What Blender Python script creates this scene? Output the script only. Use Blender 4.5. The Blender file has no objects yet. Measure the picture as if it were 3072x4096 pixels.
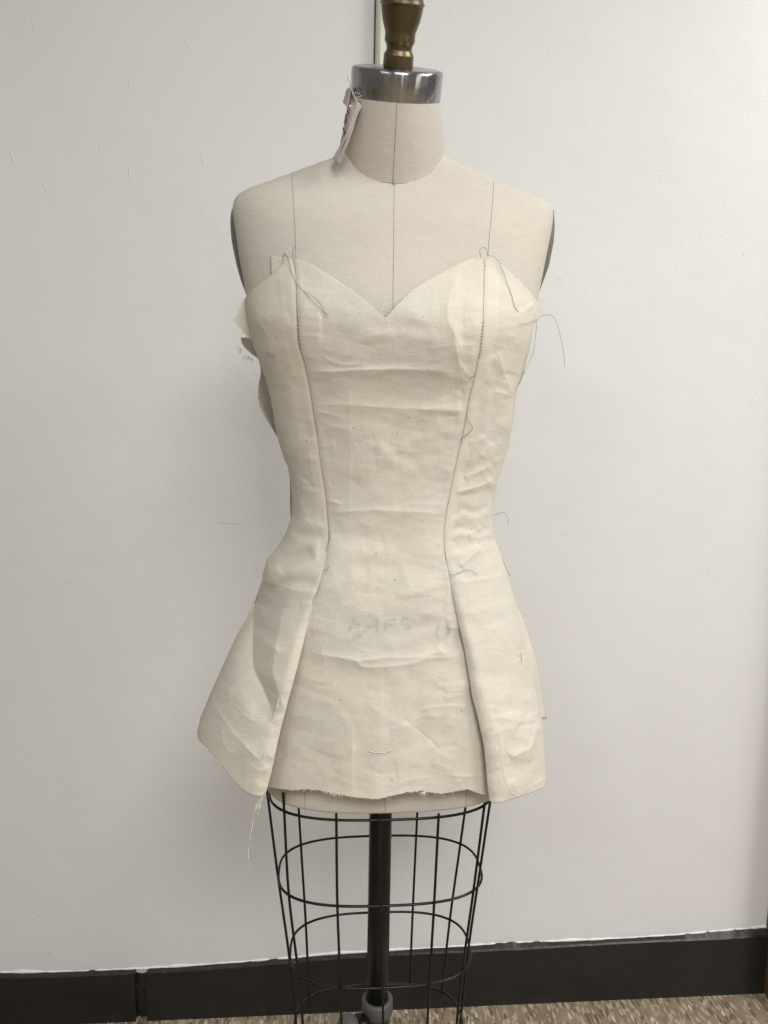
import bpy, math, random
import numpy as np
from mathutils import Matrix, Vector

# ------------------------------------------------------------------ camera, world, lamps
S = bpy.context.scene
COL = S.collection
FPX, TILT, ROLL, YAW, DIST, HGT = 2980.0, math.radians(8), math.radians(1.2), math.radians(4.7), 0.95, 1.20
fw0 = np.array([math.sin(YAW), math.cos(YAW), 0.0]); rt0 = np.array([math.cos(YAW), -math.sin(YAW), 0.0]); zz = np.array([0, 0, 1.0])
FW = fw0 * math.cos(TILT) - zz * math.sin(TILT)
UP = fw0 * math.sin(TILT) + zz * math.cos(TILT)
RT = rt0 * math.cos(ROLL) + UP * math.sin(ROLL)
UP = -rt0 * math.sin(ROLL) + UP * math.cos(ROLL)
CAM = -fw0 * DIST - rt0 * 0.005 + zz * HGT
cam_d = bpy.data.cameras.new('camera'); cam = bpy.data.objects.new('camera', cam_d); COL.objects.link(cam)
m = Matrix.Identity(4)
for i in range(3):
    m[i][0], m[i][1], m[i][2], m[i][3] = RT[i], UP[i], -FW[i], CAM[i]
cam.matrix_world = m
cam_d.sensor_fit = 'VERTICAL'; cam_d.sensor_height = 36; cam_d.sensor_width = 27
cam_d.lens = 36 * FPX / 4096; cam_d.clip_start = 0.02; cam_d.clip_end = 100
S.camera = cam

W = bpy.data.worlds.new('World'); S.world = W; W.use_nodes = True
W.node_tree.nodes['Background'].inputs[0].default_value = (1.0, 0.995, 0.985, 1)
W.node_tree.nodes['Background'].inputs[1].default_value = 0.225

def area(name, loc, sx, sy, power, target=None, color=(1, 0.985, 0.96)):
    d = bpy.data.lights.new(name, 'AREA'); d.shape = 'RECTANGLE'; d.size = sx; d.size_y = sy; d.energy = power; d.color = color
    o = bpy.data.objects.new(name, d); COL.objects.link(o); o.location = loc
    if target is not None:
        v = Vector(target) - Vector(loc); o.rotation_euler = v.to_track_quat('-Z', 'Y').to_euler()
    return o
area('ceiling_lamp', (0.42, -2.35, 2.75), 1.2, 1.2, 72)
area('ceiling_lamp', (1.75, -0.75, 2.75), 0.6, 1.2, 56)
area('ceiling_lamp', (-1.35, -2.55, 2.75), 0.6, 1.2, 21)
area('added_strip_light', (0.46, -3.1, 1.25), 0.13, 2.0, 3, (0, 0, 1.3))  # both strip lamps are added, for vertical reflection bands on the steel cap
area('added_strip_light', (2.5, -2.1, 1.25), 0.4, 2.0, 5, (0, 0, 1.3))

S.view_settings.view_transform = 'Standard'; S.view_settings.look = 'None'
S.view_settings.gamma = 1.0; S.view_settings.exposure = 0.0; S.view_settings.use_curve_mapping = False

rng = np.random.default_rng(7)
random.seed(7)

# ------------------------------------------------------------------ rays from traced photo positions to real places
def ray(px, py):
    px = np.asarray(px, float); py = np.asarray(py, float)
    return FW + RT * ((px - 1536) / FPX)[..., None] + UP * ((2048 - py) / FPX)[..., None]
def on_y(px, py, Y):
    d = ray(px, py); s = (Y - CAM[1]) / d[..., 1]
    return CAM + d * s[..., None]
def on_z(px, py, Z):
    d = ray(px, py); s = (Z - CAM[2]) / d[..., 2]
    return CAM + d * s[..., None]
def zc(py, Y=-0.09, px=1560):
    return float(on_y(px, py, Y)[2])

class Surf:
    """lofted body: half widths left / right, front / back depth and roundness for each height"""
    def __init__(s, left, right, bf, bb, nn, y0=0.0):
        def tab(pts):
            P = np.array([on_y(x, y, 0.0) for x, y in pts]); o = np.argsort(P[:, 2]); return P[o, 2], np.abs(P[o, 0])
        def soft(t, sg):
            z, v = t; Z_ = np.linspace(z[0], z[-1], 700); Y_ = np.interp(Z_, z, v); k = max(1, int(sg / (Z_[1] - Z_[0])))
            w = np.exp(-0.5 * (np.arange(-3 * k, 3 * k + 1) / k) ** 2); w /= w.sum()
            e = np.concatenate([2 * Y_[0] - Y_[3 * k:0:-1], Y_, 2 * Y_[-1] - Y_[-2:-3 * k - 2:-1]]); return Z_, np.convolve(e, w, 'valid')
        s.zl, s.al = soft(tab(left), 0.004); s.zr, s.ar = soft(tab(right), 0.004)
        def tb(d):
            z = np.array([zc(k) for k in d]); v = np.array(list(d.values())); o = np.argsort(z); return z[o], v[o]
        s.zf, s.bf = soft(tb(bf), 0.018); s.zb, s.bb = soft(tb(bb), 0.018); s.zn, s.nn = soft(tb(nn), 0.03); s.y0 = y0
    def aL(s, z): return np.interp(z, s.zl, s.al)
    def aR(s, z): return np.interp(z, s.zr, s.ar)
    def F(s, P):
        x, y, z = P[..., 0], P[..., 1] - s.y0, P[..., 2]
        a = np.where(x < 0, s.aL(z), s.aR(z)); b = np.where(y < 0, np.interp(z, s.zf, s.bf), np.interp(z, s.zb, s.bb))
        n = np.interp(z, s.zn, s.nn)
        return np.abs(x / a) ** n + np.abs(y / b) ** n - 1
    def at(s, phi, z):
        phi = np.asarray(phi, float); z = np.asarray(z, float)
        sx, cy = np.sin(phi), np.cos(phi)
        a = np.where(sx < 0, s.aL(z), s.aR(z)); b = np.where(cy > 0, np.interp(z, s.zf, s.bf), np.interp(z, s.zb, s.bb))
        n = np.interp(z, s.zn, s.nn)
        return np.stack([a * np.sign(sx) * np.abs(sx) ** (2 / n), s.y0 - b * np.sign(cy) * np.abs(cy) ** (2 / n), z], -1)
    def hit(s, px, py, lift=0.0):
        px = np.asarray(px, float); py = np.asarray(py, float)
        d = ray(px, py); N = 110
        t = np.linspace(0.72, 1.25, N)
        best = np.full(px.shape, 1e9); tb = np.zeros(px.shape); t0 = np.zeros(px.shape); found = np.zeros(px.shape, bool)
        for k in range(N):
            f = s.F(CAM + d * t[k])
            b = f < best; upd = b & ~found; best[upd] = f[upd]; tb[upd] = t[k]
            new = (f < 0) & ~found; t0[new] = t[k]; found |= new
        dt = t[1] - t[0]; lo, hi = t0 - dt, t0.copy()
        for _ in range(14):
            mid = (lo + hi) / 2; f = s.F(CAM + d * mid[..., None]); i = f < 0
            hi = np.where(i, mid, hi); lo = np.where(i, lo, mid)
        # closest approach, refined, where the sight line passes outside
        a_, b_ = tb - dt, tb + dt
        for _ in range(22):
            m1 = a_ + (b_ - a_) * 0.382; m2 = a_ + (b_ - a_) * 0.618
            g = s.F(CAM + d * m1[..., None]) < s.F(CAM + d * m2[..., None])
            b_ = np.where(g, m2, b_); a_ = np.where(g, a_, m1)
        tt = np.where(found, (lo + hi) / 2, (a_ + b_) / 2) - lift
        return CAM + d * tt[..., None]

# ------------------------------------------------------------------ mesh helpers
def put(name, verts, faces, mat, parent=None, smooth=True, solid=0.0, attrs=None):
    me = bpy.data.meshes.new(name)
    me.from_pydata([tuple(map(float, v)) for v in verts], [], [tuple(map(int, f)) for f in faces]); me.update()
    if smooth: me.polygons.foreach_set('use_smooth', [True] * len(me.polygons))
    if attrs:
        for k, v in attrs.items():
            a = me.attributes.new(k, 'FLOAT', 'POINT'); a.data.foreach_set('value', np.asarray(v, np.float32).ravel())
    o = bpy.data.objects.new(name, me); COL.objects.link(o)
    if mat: me.materials.append(mat)
    if parent:
        o.parent = parent; o.matrix_parent_inverse = parent.matrix_world.inverted()
    if solid:
        md = o.modifiers.new('thickness', 'SOLIDIFY'); md.thickness = solid; md.offset = 0
    return o
def grid_faces(nr, nc, wrap=False):
    i = np.arange(nr - 1)[:, None]; cc = nc if wrap else nc - 1
    j = np.arange(cc)[None, :]; j2 = (j + 1) % nc
    return np.stack([i * nc + j, i * nc + j2, (i + 1) * nc + j2, (i + 1) * nc + j], -1).reshape(-1, 4)
def smooth_path(P, k=6):
    P = np.asarray(P, float)
    if len(P) < 3: return P
    Q = np.vstack([2 * P[0] - P[1], P, 2 * P[-1] - P[-2]]); out = []
    for i in range(1, len(Q) - 2):
        for t in np.linspace(0, 1, k, endpoint=False):
            out.append(0.5 * ((2 * Q[i]) + (-Q[i - 1] + Q[i + 1]) * t + (2 * Q[i - 1] - 5 * Q[i] + 4 * Q[i + 1] - Q[i + 2]) * t * t + (-Q[i - 1] + 3 * Q[i] - 3 * Q[i + 1] + Q[i + 2]) * t ** 3))
    out.append(P[-1]); return np.array(out)
def tube_geo(P, r, n=6, closed=False, taper=None):
    P = np.asarray(P, float); L = len(P); V = []; ref = np.array([0.31, -0.9, 0.21])
    T = np.roll(P, -1, 0) - np.roll(P, 1, 0)
    if not closed: T[0] = P[1] - P[0]; T[-1] = P[-1] - P[-2]
    T /= np.linalg.norm(T, axis=1)[:, None] + 1e-12
    for i in range(L):
        t = T[i]; u = ref - t * ref.dot(t)
        if np.linalg.norm(u) < 0.1: u = np.array([1, 0, 0]) - t * t[0]
        u /= np.linalg.norm(u); w = np.cross(t, u); ref = u
        rr = r if taper is None else r * taper[i]
        for k in range(n):
            a = 2 * math.pi * k / n; V.append(P[i] + (u * math.cos(a) + w * math.sin(a)) * rr)
    F = [tuple(f) for f in grid_faces(L + (1 if closed else 0), n, True) % (L * n)]
    if not closed: F += [tuple(range(n))[::-1], tuple(range((L - 1) * n, L * n))]
    return np.array(V), F
def tube(name, P, r, mat, parent=None, n=6, closed=False):
    V, F = tube_geo(P, r, n, closed); return put(name, V, F, mat, parent)
def merge(geos):
    V, F, o = [], [], 0
    for v, f in geos:
        V.append(np.asarray(v)); F += [tuple(int(i) + o for i in q) for q in f]; o += len(v)
    return np.vstack(V), F
def box_geo(x0, x1, y0, y1, z0, z1):
    V = np.array([(x, y, z) for z in (z0, z1) for y in (y0, y1) for x in (x0, x1)], float)
    return V, [(0, 2, 3, 1), (4, 5, 7, 6), (0, 1, 5, 4), (2, 6, 7, 3), (0, 4, 6, 2), (1, 3, 7, 5)]
def lathe_geo(prof, c, axis, n=64, xdir=None):
    axis = np.asarray(axis, float) / np.linalg.norm(axis)
    u = np.cross([0, 1, 0], axis); u /= np.linalg.norm(u); w = np.cross(axis, u)
    V = []; 
    for r, h in prof:
        for k in range(n):
            a = 2 * math.pi * k / n; V.append(np.asarray(c) + axis * h + (u * math.cos(a) + w * math.sin(a)) * r)
    F = [tuple(f) for f in grid_faces(len(prof), n, True)]
    F += [tuple(range(n))[::-1], tuple(range((len(prof) - 1) * n, len(prof) * n))]
    return np.array(V), F
def empty(name, loc, label, cat):
    o = bpy.data.objects.new(name, None); COL.objects.link(o); o.location = loc; o.empty_display_size = 0.05
    o['label'] = label; o['category'] = cat
    bpy.context.view_layer.update(); return o
def vnoise(x, y, seed):
    r = np.random.default_rng(seed); T = r.uniform(-1, 1, (128, 128))
    xi = np.floor(x).astype(int); yi = np.floor(y).astype(int); fx = x - xi; fy = y - yi
    fx = fx * fx * (3 - 2 * fx); fy = fy * fy * (3 - 2 * fy)
    g = lambda a, b: T[a % 128, b % 128]
    return (g(xi, yi) * (1 - fx) + g(xi + 1, yi) * fx) * (1 - fy) + (g(xi, yi + 1) * (1 - fx) + g(xi + 1, yi + 1) * fx) * fy

# ------------------------------------------------------------------ materials
def new_mat(name):
    m = bpy.data.materials.new(name); m.use_nodes = True; nt = m.node_tree
    return m, nt, nt.nodes['Principled BSDF']
def N(nt, t, **kw):
    n = nt.nodes.new(t)
    for k, v in kw.items():
        if k in n.inputs.keys(): n.inputs[k].default_value = v
        else: setattr(n, k, v)
    return n
def mix_rgb(nt, fac, a, b, mode='MIX'):
    n = nt.nodes.new('ShaderNodeMix'); n.data_type = 'RGBA'; n.blend_type = mode
    for s, v in ((n.inputs[0], fac), (n.inputs[6], a), (n.inputs[7], b)):
        if hasattr(v, 'is_output'): nt.links.new(v, s)
        elif isinstance(v, (int, float)): s.default_value = v
        else: s.default_value = (*v, 1)
    return n.outputs[2]
def mapped(nt, scale, rot=(0, 0, 0)):
    c = nt.nodes.new('ShaderNodeTexCoord'); mp = nt.nodes.new('ShaderNodeMapping'); mp.inputs['Scale'].default_value = scale; mp.inputs['Rotation'].default_value = rot
    nt.links.new(c.outputs['Object'], mp.inputs['Vector']); return mp.outputs[0]
def noise(nt, vec, scale, detail=3.0, rough=0.55):
    n = N(nt, 'ShaderNodeTexNoise', Scale=scale, Detail=detail, Roughness=rough); nt.links.new(vec, n.inputs['Vector']); return n.outputs[0]
def ramp(nt, v, a, b, ca=(0, 0, 0), cb=(1, 1, 1)):
    r = nt.nodes.new('ShaderNodeValToRGB'); r.color_ramp.elements[0].position = a; r.color_ramp.elements[1].position = b
    r.color_ramp.elements[0].color = (*ca, 1); r.color_ramp.elements[1].color = (*cb, 1); nt.links.new(v, r.inputs[0]); return r.outputs[0]
def bump(nt, bsdf, h, strength, dist, prev=None):
    b = N(nt, 'ShaderNodeBump', Strength=strength, Distance=dist); nt.links.new(h, b.inputs['Height'])
    if prev: nt.links.new(prev, b.inputs['Normal'])
    nt.links.new(b.outputs[0], bsdf.inputs['Normal']); return b.outputs[0]

def cloth_mat(name, base, dark, fleck=True, grain=1.0, rough=0.9, translucent=0.0):
    m, nt, b = new_mat(name); b.inputs['Roughness'].default_value = rough; b.inputs['Specular IOR Level'].default_value = 0.22
    slub = noise(nt, mapped(nt, (45, 45, 1100)), 1.0, 3)            # weft slubs run across
    warp = noise(nt, mapped(nt, (1300, 1300, 60)), 1.0, 2)
    blotch = noise(nt, mapped(nt, (9, 9, 9)), 1.0, 4)
    c = mix_rgb(nt, ramp(nt, slub, 0.36, 0.68), dark, base)
    c = mix_rgb(nt, ramp(nt, warp, 0.3, 0.7), c, mix_rgb(nt, 0.5, base, dark)); nt.nodes[-1]
    w = mix_rgb(nt, 0.35, mix_rgb(nt, ramp(nt, slub, 0.36, 0.68), dark, base), mix_rgb(nt, ramp(nt, warp, 0.3, 0.7), dark, base))
    w = mix_rgb(nt, 1.0, w, mix_rgb(nt, ramp(nt, blotch, 0.3, 0.7), (0.95, 0.95, 0.97), (1.03, 1.02, 0.99)), 'MULTIPLY')
    fine = noise(nt, mapped(nt, (520, 520, 620)), 1.0, 2, 0.7)
    w = mix_rgb(nt, 1.0, w, mix_rgb(nt, ramp(nt, fine, 0.3, 0.7), (0.93, 0.93, 0.93), (1.05, 1.05, 1.05)), 'MULTIPLY')
    at = N(nt, 'ShaderNodeAttribute', attribute_name='ply')
    w = mix_rgb(nt, at.outputs['Fac'], w, (min(base[0] * 1.10, .9), base[1] * 1.08, base[2] * 0.98))
    ap = N(nt, 'ShaderNodeAttribute', attribute_name='print')
    w = mix_rgb(nt, ap.outputs['Fac'], w, (0.21, 0.24, 0.30))
    if fleck:
        for sc, th, col in ((95, 0.06, (0.10, 0.075, 0.05)), (170, 0.07, (0.24, 0.18, 0.12))):
            v = N(nt, 'ShaderNodeTexVoronoi', Scale=sc); nt.links.new(mapped(nt, (1, 1, 0.8)), v.inputs['Vector'])
            sel = N(nt, 'ShaderNodeSeparateColor'); nt.links.new(v.outputs['Color'], sel.inputs[0])
            k1 = N(nt, 'ShaderNodeMath', operation='LESS_THAN'); k1.inputs[1].default_value = 0.26 if sc < 100 else 0.20; nt.links.new(sel.outputs[0], k1.inputs[0])
            k2 = N(nt, 'ShaderNodeMath', operation='LESS_THAN'); k2.inputs[1].default_value = th; nt.links.new(v.outputs['Distance'], k2.inputs[0])
            k = N(nt, 'ShaderNodeMath', operation='MULTIPLY'); nt.links.new(k1.outputs[0], k.inputs[0]); nt.links.new(k2.outputs[0], k.inputs[1])
            w = mix_rgb(nt, k.outputs[0], w, col)
    nt.links.new(w, b.inputs['Base Color'])
    p = bump(nt, b, slub, 0.22 * grain, 0.0006); p = bump(nt, b, warp, 0.12 * grain, 0.0004, p)
    bump(nt, b, noise(nt, mapped(nt, (38, 38, 55)), 1.0, 4), 0.22, 0.004, p)
    if translucent:
        tr = N(nt, 'ShaderNodeBsdfTranslucent'); nt.links.new(w, tr.inputs['Color'])
        ms = N(nt, 'ShaderNodeMixShader'); ms.inputs[0].default_value = translucent
        nt.links.new(b.outputs[0], ms.inputs[1]); nt.links.new(tr.outputs[0], ms.inputs[2])
        nt.links.new(ms.outputs[0], nt.nodes['Material Output'].inputs['Surface'])
    return m
MUSLIN = cloth_mat('muslin', (0.785, 0.742, 0.642), (0.71, 0.667, 0.568), True, 1.0, 0.88, 0.12)
CANVAS = cloth_mat('linen_canvas', (0.632, 0.588, 0.512), (0.567, 0.526, 0.457), False, 1.6, 0.9)
SCRAP = cloth_mat('scrap_cotton', (0.74, 0.70, 0.62), (0.66, 0.62, 0.55), False, 1.0, 0.9, 0.2)

def plain(name, col, rough=0.5, metal=0.0, spec=0.5, var=0.0, vscale=40, bmp=0.0, bscale=200):
    m, nt, b = new_mat(name); b.inputs['Roughness'].default_value = rough; b.inputs['Metallic'].default_value = metal
    b.inputs['Specular IOR Level'].default_value = spec; b.inputs['Base Color'].default_value = (*col, 1)
    if var:
        n = noise(nt, mapped(nt, (1, 1, 1)), vscale, 5)
        nt.links.new(mix_rgb(nt, ramp(nt, n, 0.3, 0.7), tuple(c * (1 - var) for c in col), tuple(min(1, c * (1 + var)) for c in col)), b.inputs['Base Color'])
    if bmp: bump(nt, b, noise(nt, mapped(nt, (1, 1, 1)), bscale, 4), bmp, 0.002)
    return m
SEAM = plain('seam_shadow_thread', (0.25, 0.215, 0.18), 0.9, 0, 0.2)
BLUE = plain('blue_grey_thread', (0.06, 0.12, 0.18), 0.6, 0, 0.3, 0.3, 300)
CREAM = plain('cream_thread', (0.75, 0.70, 0.60), 0.8, 0, 0.3)
BLACK = plain('black_enamel', (0.004, 0.004, 0.005), 0.3, 0, 0.35, 0.4, 30, 0.08, 90)
GREYP = plain('grey_plastic', (0.085, 0.08, 0.075), 0.5, 0, 0.4, 0.1, 20)
PLATE = plain('arm_plate_grey', (0.16, 0.15, 0.135), 0.5, 0.0, 0.5, 0.1, 10)
RED = plain('red_marker', (0.26, 0.05, 0.08), 0.7)
PINW = plain('pearl_pin_head', (0.8, 0.8, 0.76), 0.2)
STEELP = plain('pin_steel', (0.5, 0.48, 0.45), 0.25, 1.0)
RACE = plain('cream_raceway', (0.68, 0.68, 0.55), 0.35, 0, 0.5, 0.03, 6)
WOOD = None

def make_steel():
    m, nt, b = new_mat('brushed_steel'); b.inputs['Metallic'].default_value = 1.0
    n = noise(nt, mapped(nt, (12, 12, 900)), 1.0, 3)
    nt.links.new(ramp(nt, n, 0.2, 0.8, (0.31, 0.307, 0.305), (0.38, 0.376, 0.372)), b.inputs['Base Color'])
    sm = noise(nt, mapped(nt, (170, 170, 4)), 1.0, 3)
    tg = nt.nodes.new('ShaderNodeTangent'); tg.direction_type = 'RADIAL'; tg.axis = 'Z'; nt.links.new(tg.outputs[0], b.inputs['Tangent']); b.inputs['Anisotropic'].default_value = 0.9; b.inputs['Anisotropic Rotation'].default_value = 0.25
    r = nt.nodes.new('ShaderNodeMapRange'); nt.links.new(sm, r.inputs[0]); r.inputs[1].default_value = 0.35; r.inputs[2].default_value = 0.65; r.inputs[3].default_value = 0.2; r.inputs[4].default_value = 0.3
    nt.links.new(r.outputs[0], b.inputs['Roughness'])
    bump(nt, b, n, 0.015, 0.0003)
    return m
STEEL = make_steel()
def make_brass():
    m, nt, b = new_mat('painted_brass'); b.inputs['Metallic'].default_value = 0.55; b.inputs['Roughness'].default_value = 0.34
    n = noise(nt, mapped(nt, (8, 8, 60)), 1.0, 5)
    nt.links.new(ramp(nt, n, 0.3, 0.7, (0.095, 0.068, 0.030), (0.13, 0.096, 0.045)), b.inputs['Base Color'])
    bump(nt, b, noise(nt, mapped(nt, (60, 60, 60)), 1.0, 4), 0.05, 0.002)
    return m
BRASS = make_brass()
def make_wall():
    m, nt, b = new_mat('white_wall_paint'); b.inputs['Roughness'].default_value = 0.5; b.inputs['Specular IOR Level'].default_value = 0.3
    n = noise(nt, mapped(nt, (2.2, 2.2, 2.2)), 1.0, 4)
    nt.links.new(ramp(nt, n, 0.3, 0.7, (0.735, 0.725, 0.71), (0.765, 0.757, 0.742)), b.inputs['Base Color'])
    peel = noise(nt, mapped(nt, (150, 150, 190)), 1.0, 3, 0.6)
    patch = noise(nt, mapped(nt, (4, 4, 4)), 1.0, 3)
    mu = N(nt, 'ShaderNodeMath', operation='MULTIPLY'); nt.links.new(peel, mu.inputs[0]); nt.links.new(ramp(nt, patch, 0.3, 0.72, (0.25,) * 3, (1, 1, 1)), mu.inputs[1])
    p = bump(nt, b, mu.outputs[0], 0.27, 0.002)
    bump(nt, b, noise(nt, mapped(nt, (7, 7, 7)), 1.0, 2), 0.12, 0.02, p)
    return m
WALLP = make_wall()
def make_board():
    m, nt, b = new_mat('charcoal_baseboard_paint'); b.inputs['Roughness'].default_value = 0.42; b.inputs['Specular IOR Level'].default_value = 0.45
    n = noise(nt, mapped(nt, (14, 14, 30)), 1.0, 6)
    c = ramp(nt, n, 0.35, 0.7, (0.011, 0.0105, 0.009), (0.017, 0.0158, 0.0138))
    sc = noise(nt, mapped(nt, (60, 60, 90)), 1.0, 6, 0.7)
    c = mix_rgb(nt, ramp(nt, sc, 0.66, 0.74, (0,) * 3, (0.35,) * 3), c, (0.07, 0.065, 0.055))
    nt.links.new(c, b.inputs['Base Color'])
    p = bump(nt, b, noise(nt, mapped(nt, (30, 30, 30)), 1.0, 5), 0.3, 0.004)
    bump(nt, b, noise(nt, mapped(nt, (180, 180, 180)), 1.0, 3), 0.15, 0.001, p)
    return m
BOARD = make_board()
def make_floor():
    m, nt, b = new_mat('flecked_vinyl'); b.inputs['Roughness'].default_value = 0.45; b.inputs['Specular IOR Level'].default_value = 0.4
    col = (0.30, 0.225, 0.15)
    prev = mix_rgb(nt, ramp(nt, noise(nt, mapped(nt, (40, 18, 1)), 1.0, 4), 0.3, 0.7), (0.20, 0.148, 0.10), (0.30, 0.23, 0.155))
    for sc, rot, lim, c, dm in (((150, 48, 1), 0.25, 0.46, (0.42, 0.345, 0.26), 0.42), ((120, 40, 1), -0.2, 0.45, (0.145, 0.115, 0.07), 0.42), ((190, 60, 1), 0.1, 0.36, (0.36, 0.31, 0.21), 0.40), ((135, 52, 1), 0.35, 0.10, (0.55, 0.49, 0.41), 0.34)):
        v = N(nt, 'ShaderNodeTexVoronoi', Scale=1.0); v.inputs['Randomness'].default_value = 1.0
        nz = N(nt, 'ShaderNodeTexNoise', Scale=90.0, Detail=2.0); mp = mapped(nt, (1, 1, 1)); nt.links.new(mp, nz.inputs['Vector'])
        va = N(nt, 'ShaderNodeVectorMath', operation='MULTIPLY_ADD'); nt.links.new(nz.outputs['Color'], va.inputs[0]); va.inputs[1].default_value = (0.5, 0.5, 0); nt.links.new(mapped(nt, sc, (0, 0, rot)), va.inputs[2])
        nt.links.new(va.outputs[0], v.inputs['Vector'])
        s = N(nt, 'ShaderNodeSeparateColor'); nt.links.new(v.outputs['Color'], s.inputs[0])
        k1 = N(nt, 'ShaderNodeMath', operation='LESS_THAN'); k1.inputs[1].default_value = lim; nt.links.new(s.outputs[0], k1.inputs[0])
        k2 = ramp(nt, v.outputs['Distance'], dm, dm + 0.08, (1,) * 3, (0,) * 3)
        k = N(nt, 'ShaderNodeMath', operation='MULTIPLY'); nt.links.new(k1.outputs[0], k.inputs[0]); nt.links.new(k2, k.inputs[1])
        prev = mix_rgb(nt, k.outputs[0], prev, c)
    nt.links.new(prev, b.inputs['Base Color'])
    bump(nt, b, noise(nt, mapped(nt, (60, 60, 60)), 1.0, 3), 0.08, 0.002)
    return m
VINYL = make_floor()
def make_wood():
    m, nt, b = new_mat('brown_door_wood'); b.inputs['Roughness'].default_value = 0.4
    n = noise(nt, mapped(nt, (60, 60, 4)), 1.0, 5)
    nt.links.new(ramp(nt, n, 0.3, 0.7, (0.11, 0.062, 0.026), (0.19, 0.115, 0.055)), b.inputs['Base Color']); return m
WOOD = make_wood()

# ------------------------------------------------------------------ wall, floor, baseboard
YW = float(on_z(1536, 4019, 0.0)[1])
XR = float(on_y(3050, 3830, YW)[0])
def struct(o): o['kind'] = 'structure'; return o
V, F = box_geo(-2.6, XR + 0.6, YW, YW + 0.12, 0, 3.2)
wall = struct(put('wall', V, F, WALLP, None, False))
V = np.array([(-4, -6, 0), (XR + 4, -6, 0), (XR + 4, YW + 0.1, 0), (-4, YW + 0.1, 0), (-4, -6, -0.02), (XR + 4, -6, -0.02), (XR + 4, YW + 0.1, -0.02), (-4, YW + 0.1, -0.02)])
floor = struct(put('floor', V, [(0, 1, 2, 3), (7, 6, 5, 4), (0, 4, 5, 1), (1, 5, 6, 2), (2, 6, 7, 3), (3, 7, 4, 0)], VINYL, None, False))

BT = 0.013
backline = [(-300, 3903), (0, 3890), (300, 3885), (548, 3874), (595, 3874), (862, 3854), (1160, 3832), (1300, 3817), (1554, 3801), (1772, 3788), (2046, 3770), (2399, 3757), (2712, 3738), (3057, 3707)]
frontline = [(-300, 3912), (0, 3897), (300, 3890), (548, 3881), (595, 3880), (862, 3864), (1160, 3846), (1300, 3835), (1554, 3822), (1772, 3812), (2125, 3795), (2477, 3774), (2869, 3757), (3057, 3746)]
bx = np.array([on_y(x, y, YW) for x, y in backline]); fx = np.array([on_y(x, y, YW - BT) for x, y in frontline])
def board(x0, x1):
    xs = np.linspace(x0, x1, max(12, int((x1 - x0) / 0.006)))
    jit = lambda s, a, k: a * (vnoise(xs * 55, xs * 0 + k, s) + 0.6 * vnoise(xs * 150, xs * 0 + k, s + 1))
    zb = np.interp(xs, bx[:, 0], bx[:, 2]) + jit(3, 0.0016, 0.5); zf = np.minimum(np.interp(xs, fx[:, 0], fx[:, 2]) + jit(5, 0.0008, 1.5), zb - 0.001)
    y1 = YW + 0.002; yf = YW - BT
    rows = []
    for k, x in enumerate(xs):
        rows.append([(x, y1, zb[k]), (x, YW - 0.001, zb[k]), (x, yf + 0.003, zf[k] + 0.0012), (x, yf, zf[k] - 0.001), (x, yf, zf[k] - 0.006), (x, yf, 0.02), (x, yf - 0.0012, 0.006 + 0.002 * math.sin(x * 60)), (x, yf - 0.002, 0.0005), (x, y1, 0.0005)])
    rows = np.array(rows); L = len(xs); nc = 9
    F = [tuple(f) for f in grid_faces(L, nc, True)] + [tuple(range(nc)), tuple(range((L - 1) * nc, L * nc))[::-1]]
    return rows.reshape(-1, 3), F
xg0 = float(on_y(540, 3960, YW - BT)[0]); xg1 = float(on_y(586, 3960, YW - BT)[0])
for a, b_ in ((-2.4, xg0), (xg1, XR)):
    V, F = board(a, b_); put('baseboard', V, F, BOARD, wall, False)
zt = float(on_y(565, 3885, YW)[2])
xs = np.linspace(xg0 - 0.002, xg1 + 0.002, 8); zs = np.linspace(0.001, zt, 30)
G = np.array([[(x, YW - 0.0035 + 0.0022 * vnoise(np.array(x * 300), np.array(z * 120), 9), z) for x in xs] for z in zs])
put('joint_filler', G.reshape(-1, 3), grid_faces(30, 8), BOARD, wall, True)
# ragged paint / caulk line above the baseboard
xs = np.linspace(-1.2, XR, 420)
zb = np.interp(xs, bx[:, 0], bx[:, 2])
th = 0.0007 + 0.0022 * np.clip(vnoise(xs * 14, xs * 0, 21) + 0.15, 0, 1) + 0.001 * vnoise(xs * 90, xs * 0, 22)
th = np.clip(th * 0.7, 0.0003, None); rows = []
for k, x in enumerate(xs):
    rows.append([(x, YW + 0.001, zb[k] + 2.6 * th[k]), (x, YW - 0.4 * th[k], zb[k] + 2.0 * th[k]), (x, YW - 1.0 * th[k] - 0.0008, zb[k] + 0.9 * th[k] + 0.0006 * vnoise(np.array(x * 200), np.array(.5), 23)), (x, YW - 0.9 * th[k] - 0.0008, zb[k] - 0.0018), (x, YW + 0.001, zb[k] - 0.0018)])
CAULK = plain('white_caulk', (0.78, 0.77, 0.74), 0.55)
put('caulk_line', np.array(rows).reshape(-1, 3), grid_faces(len(xs), 5), CAULK, wall)
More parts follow.
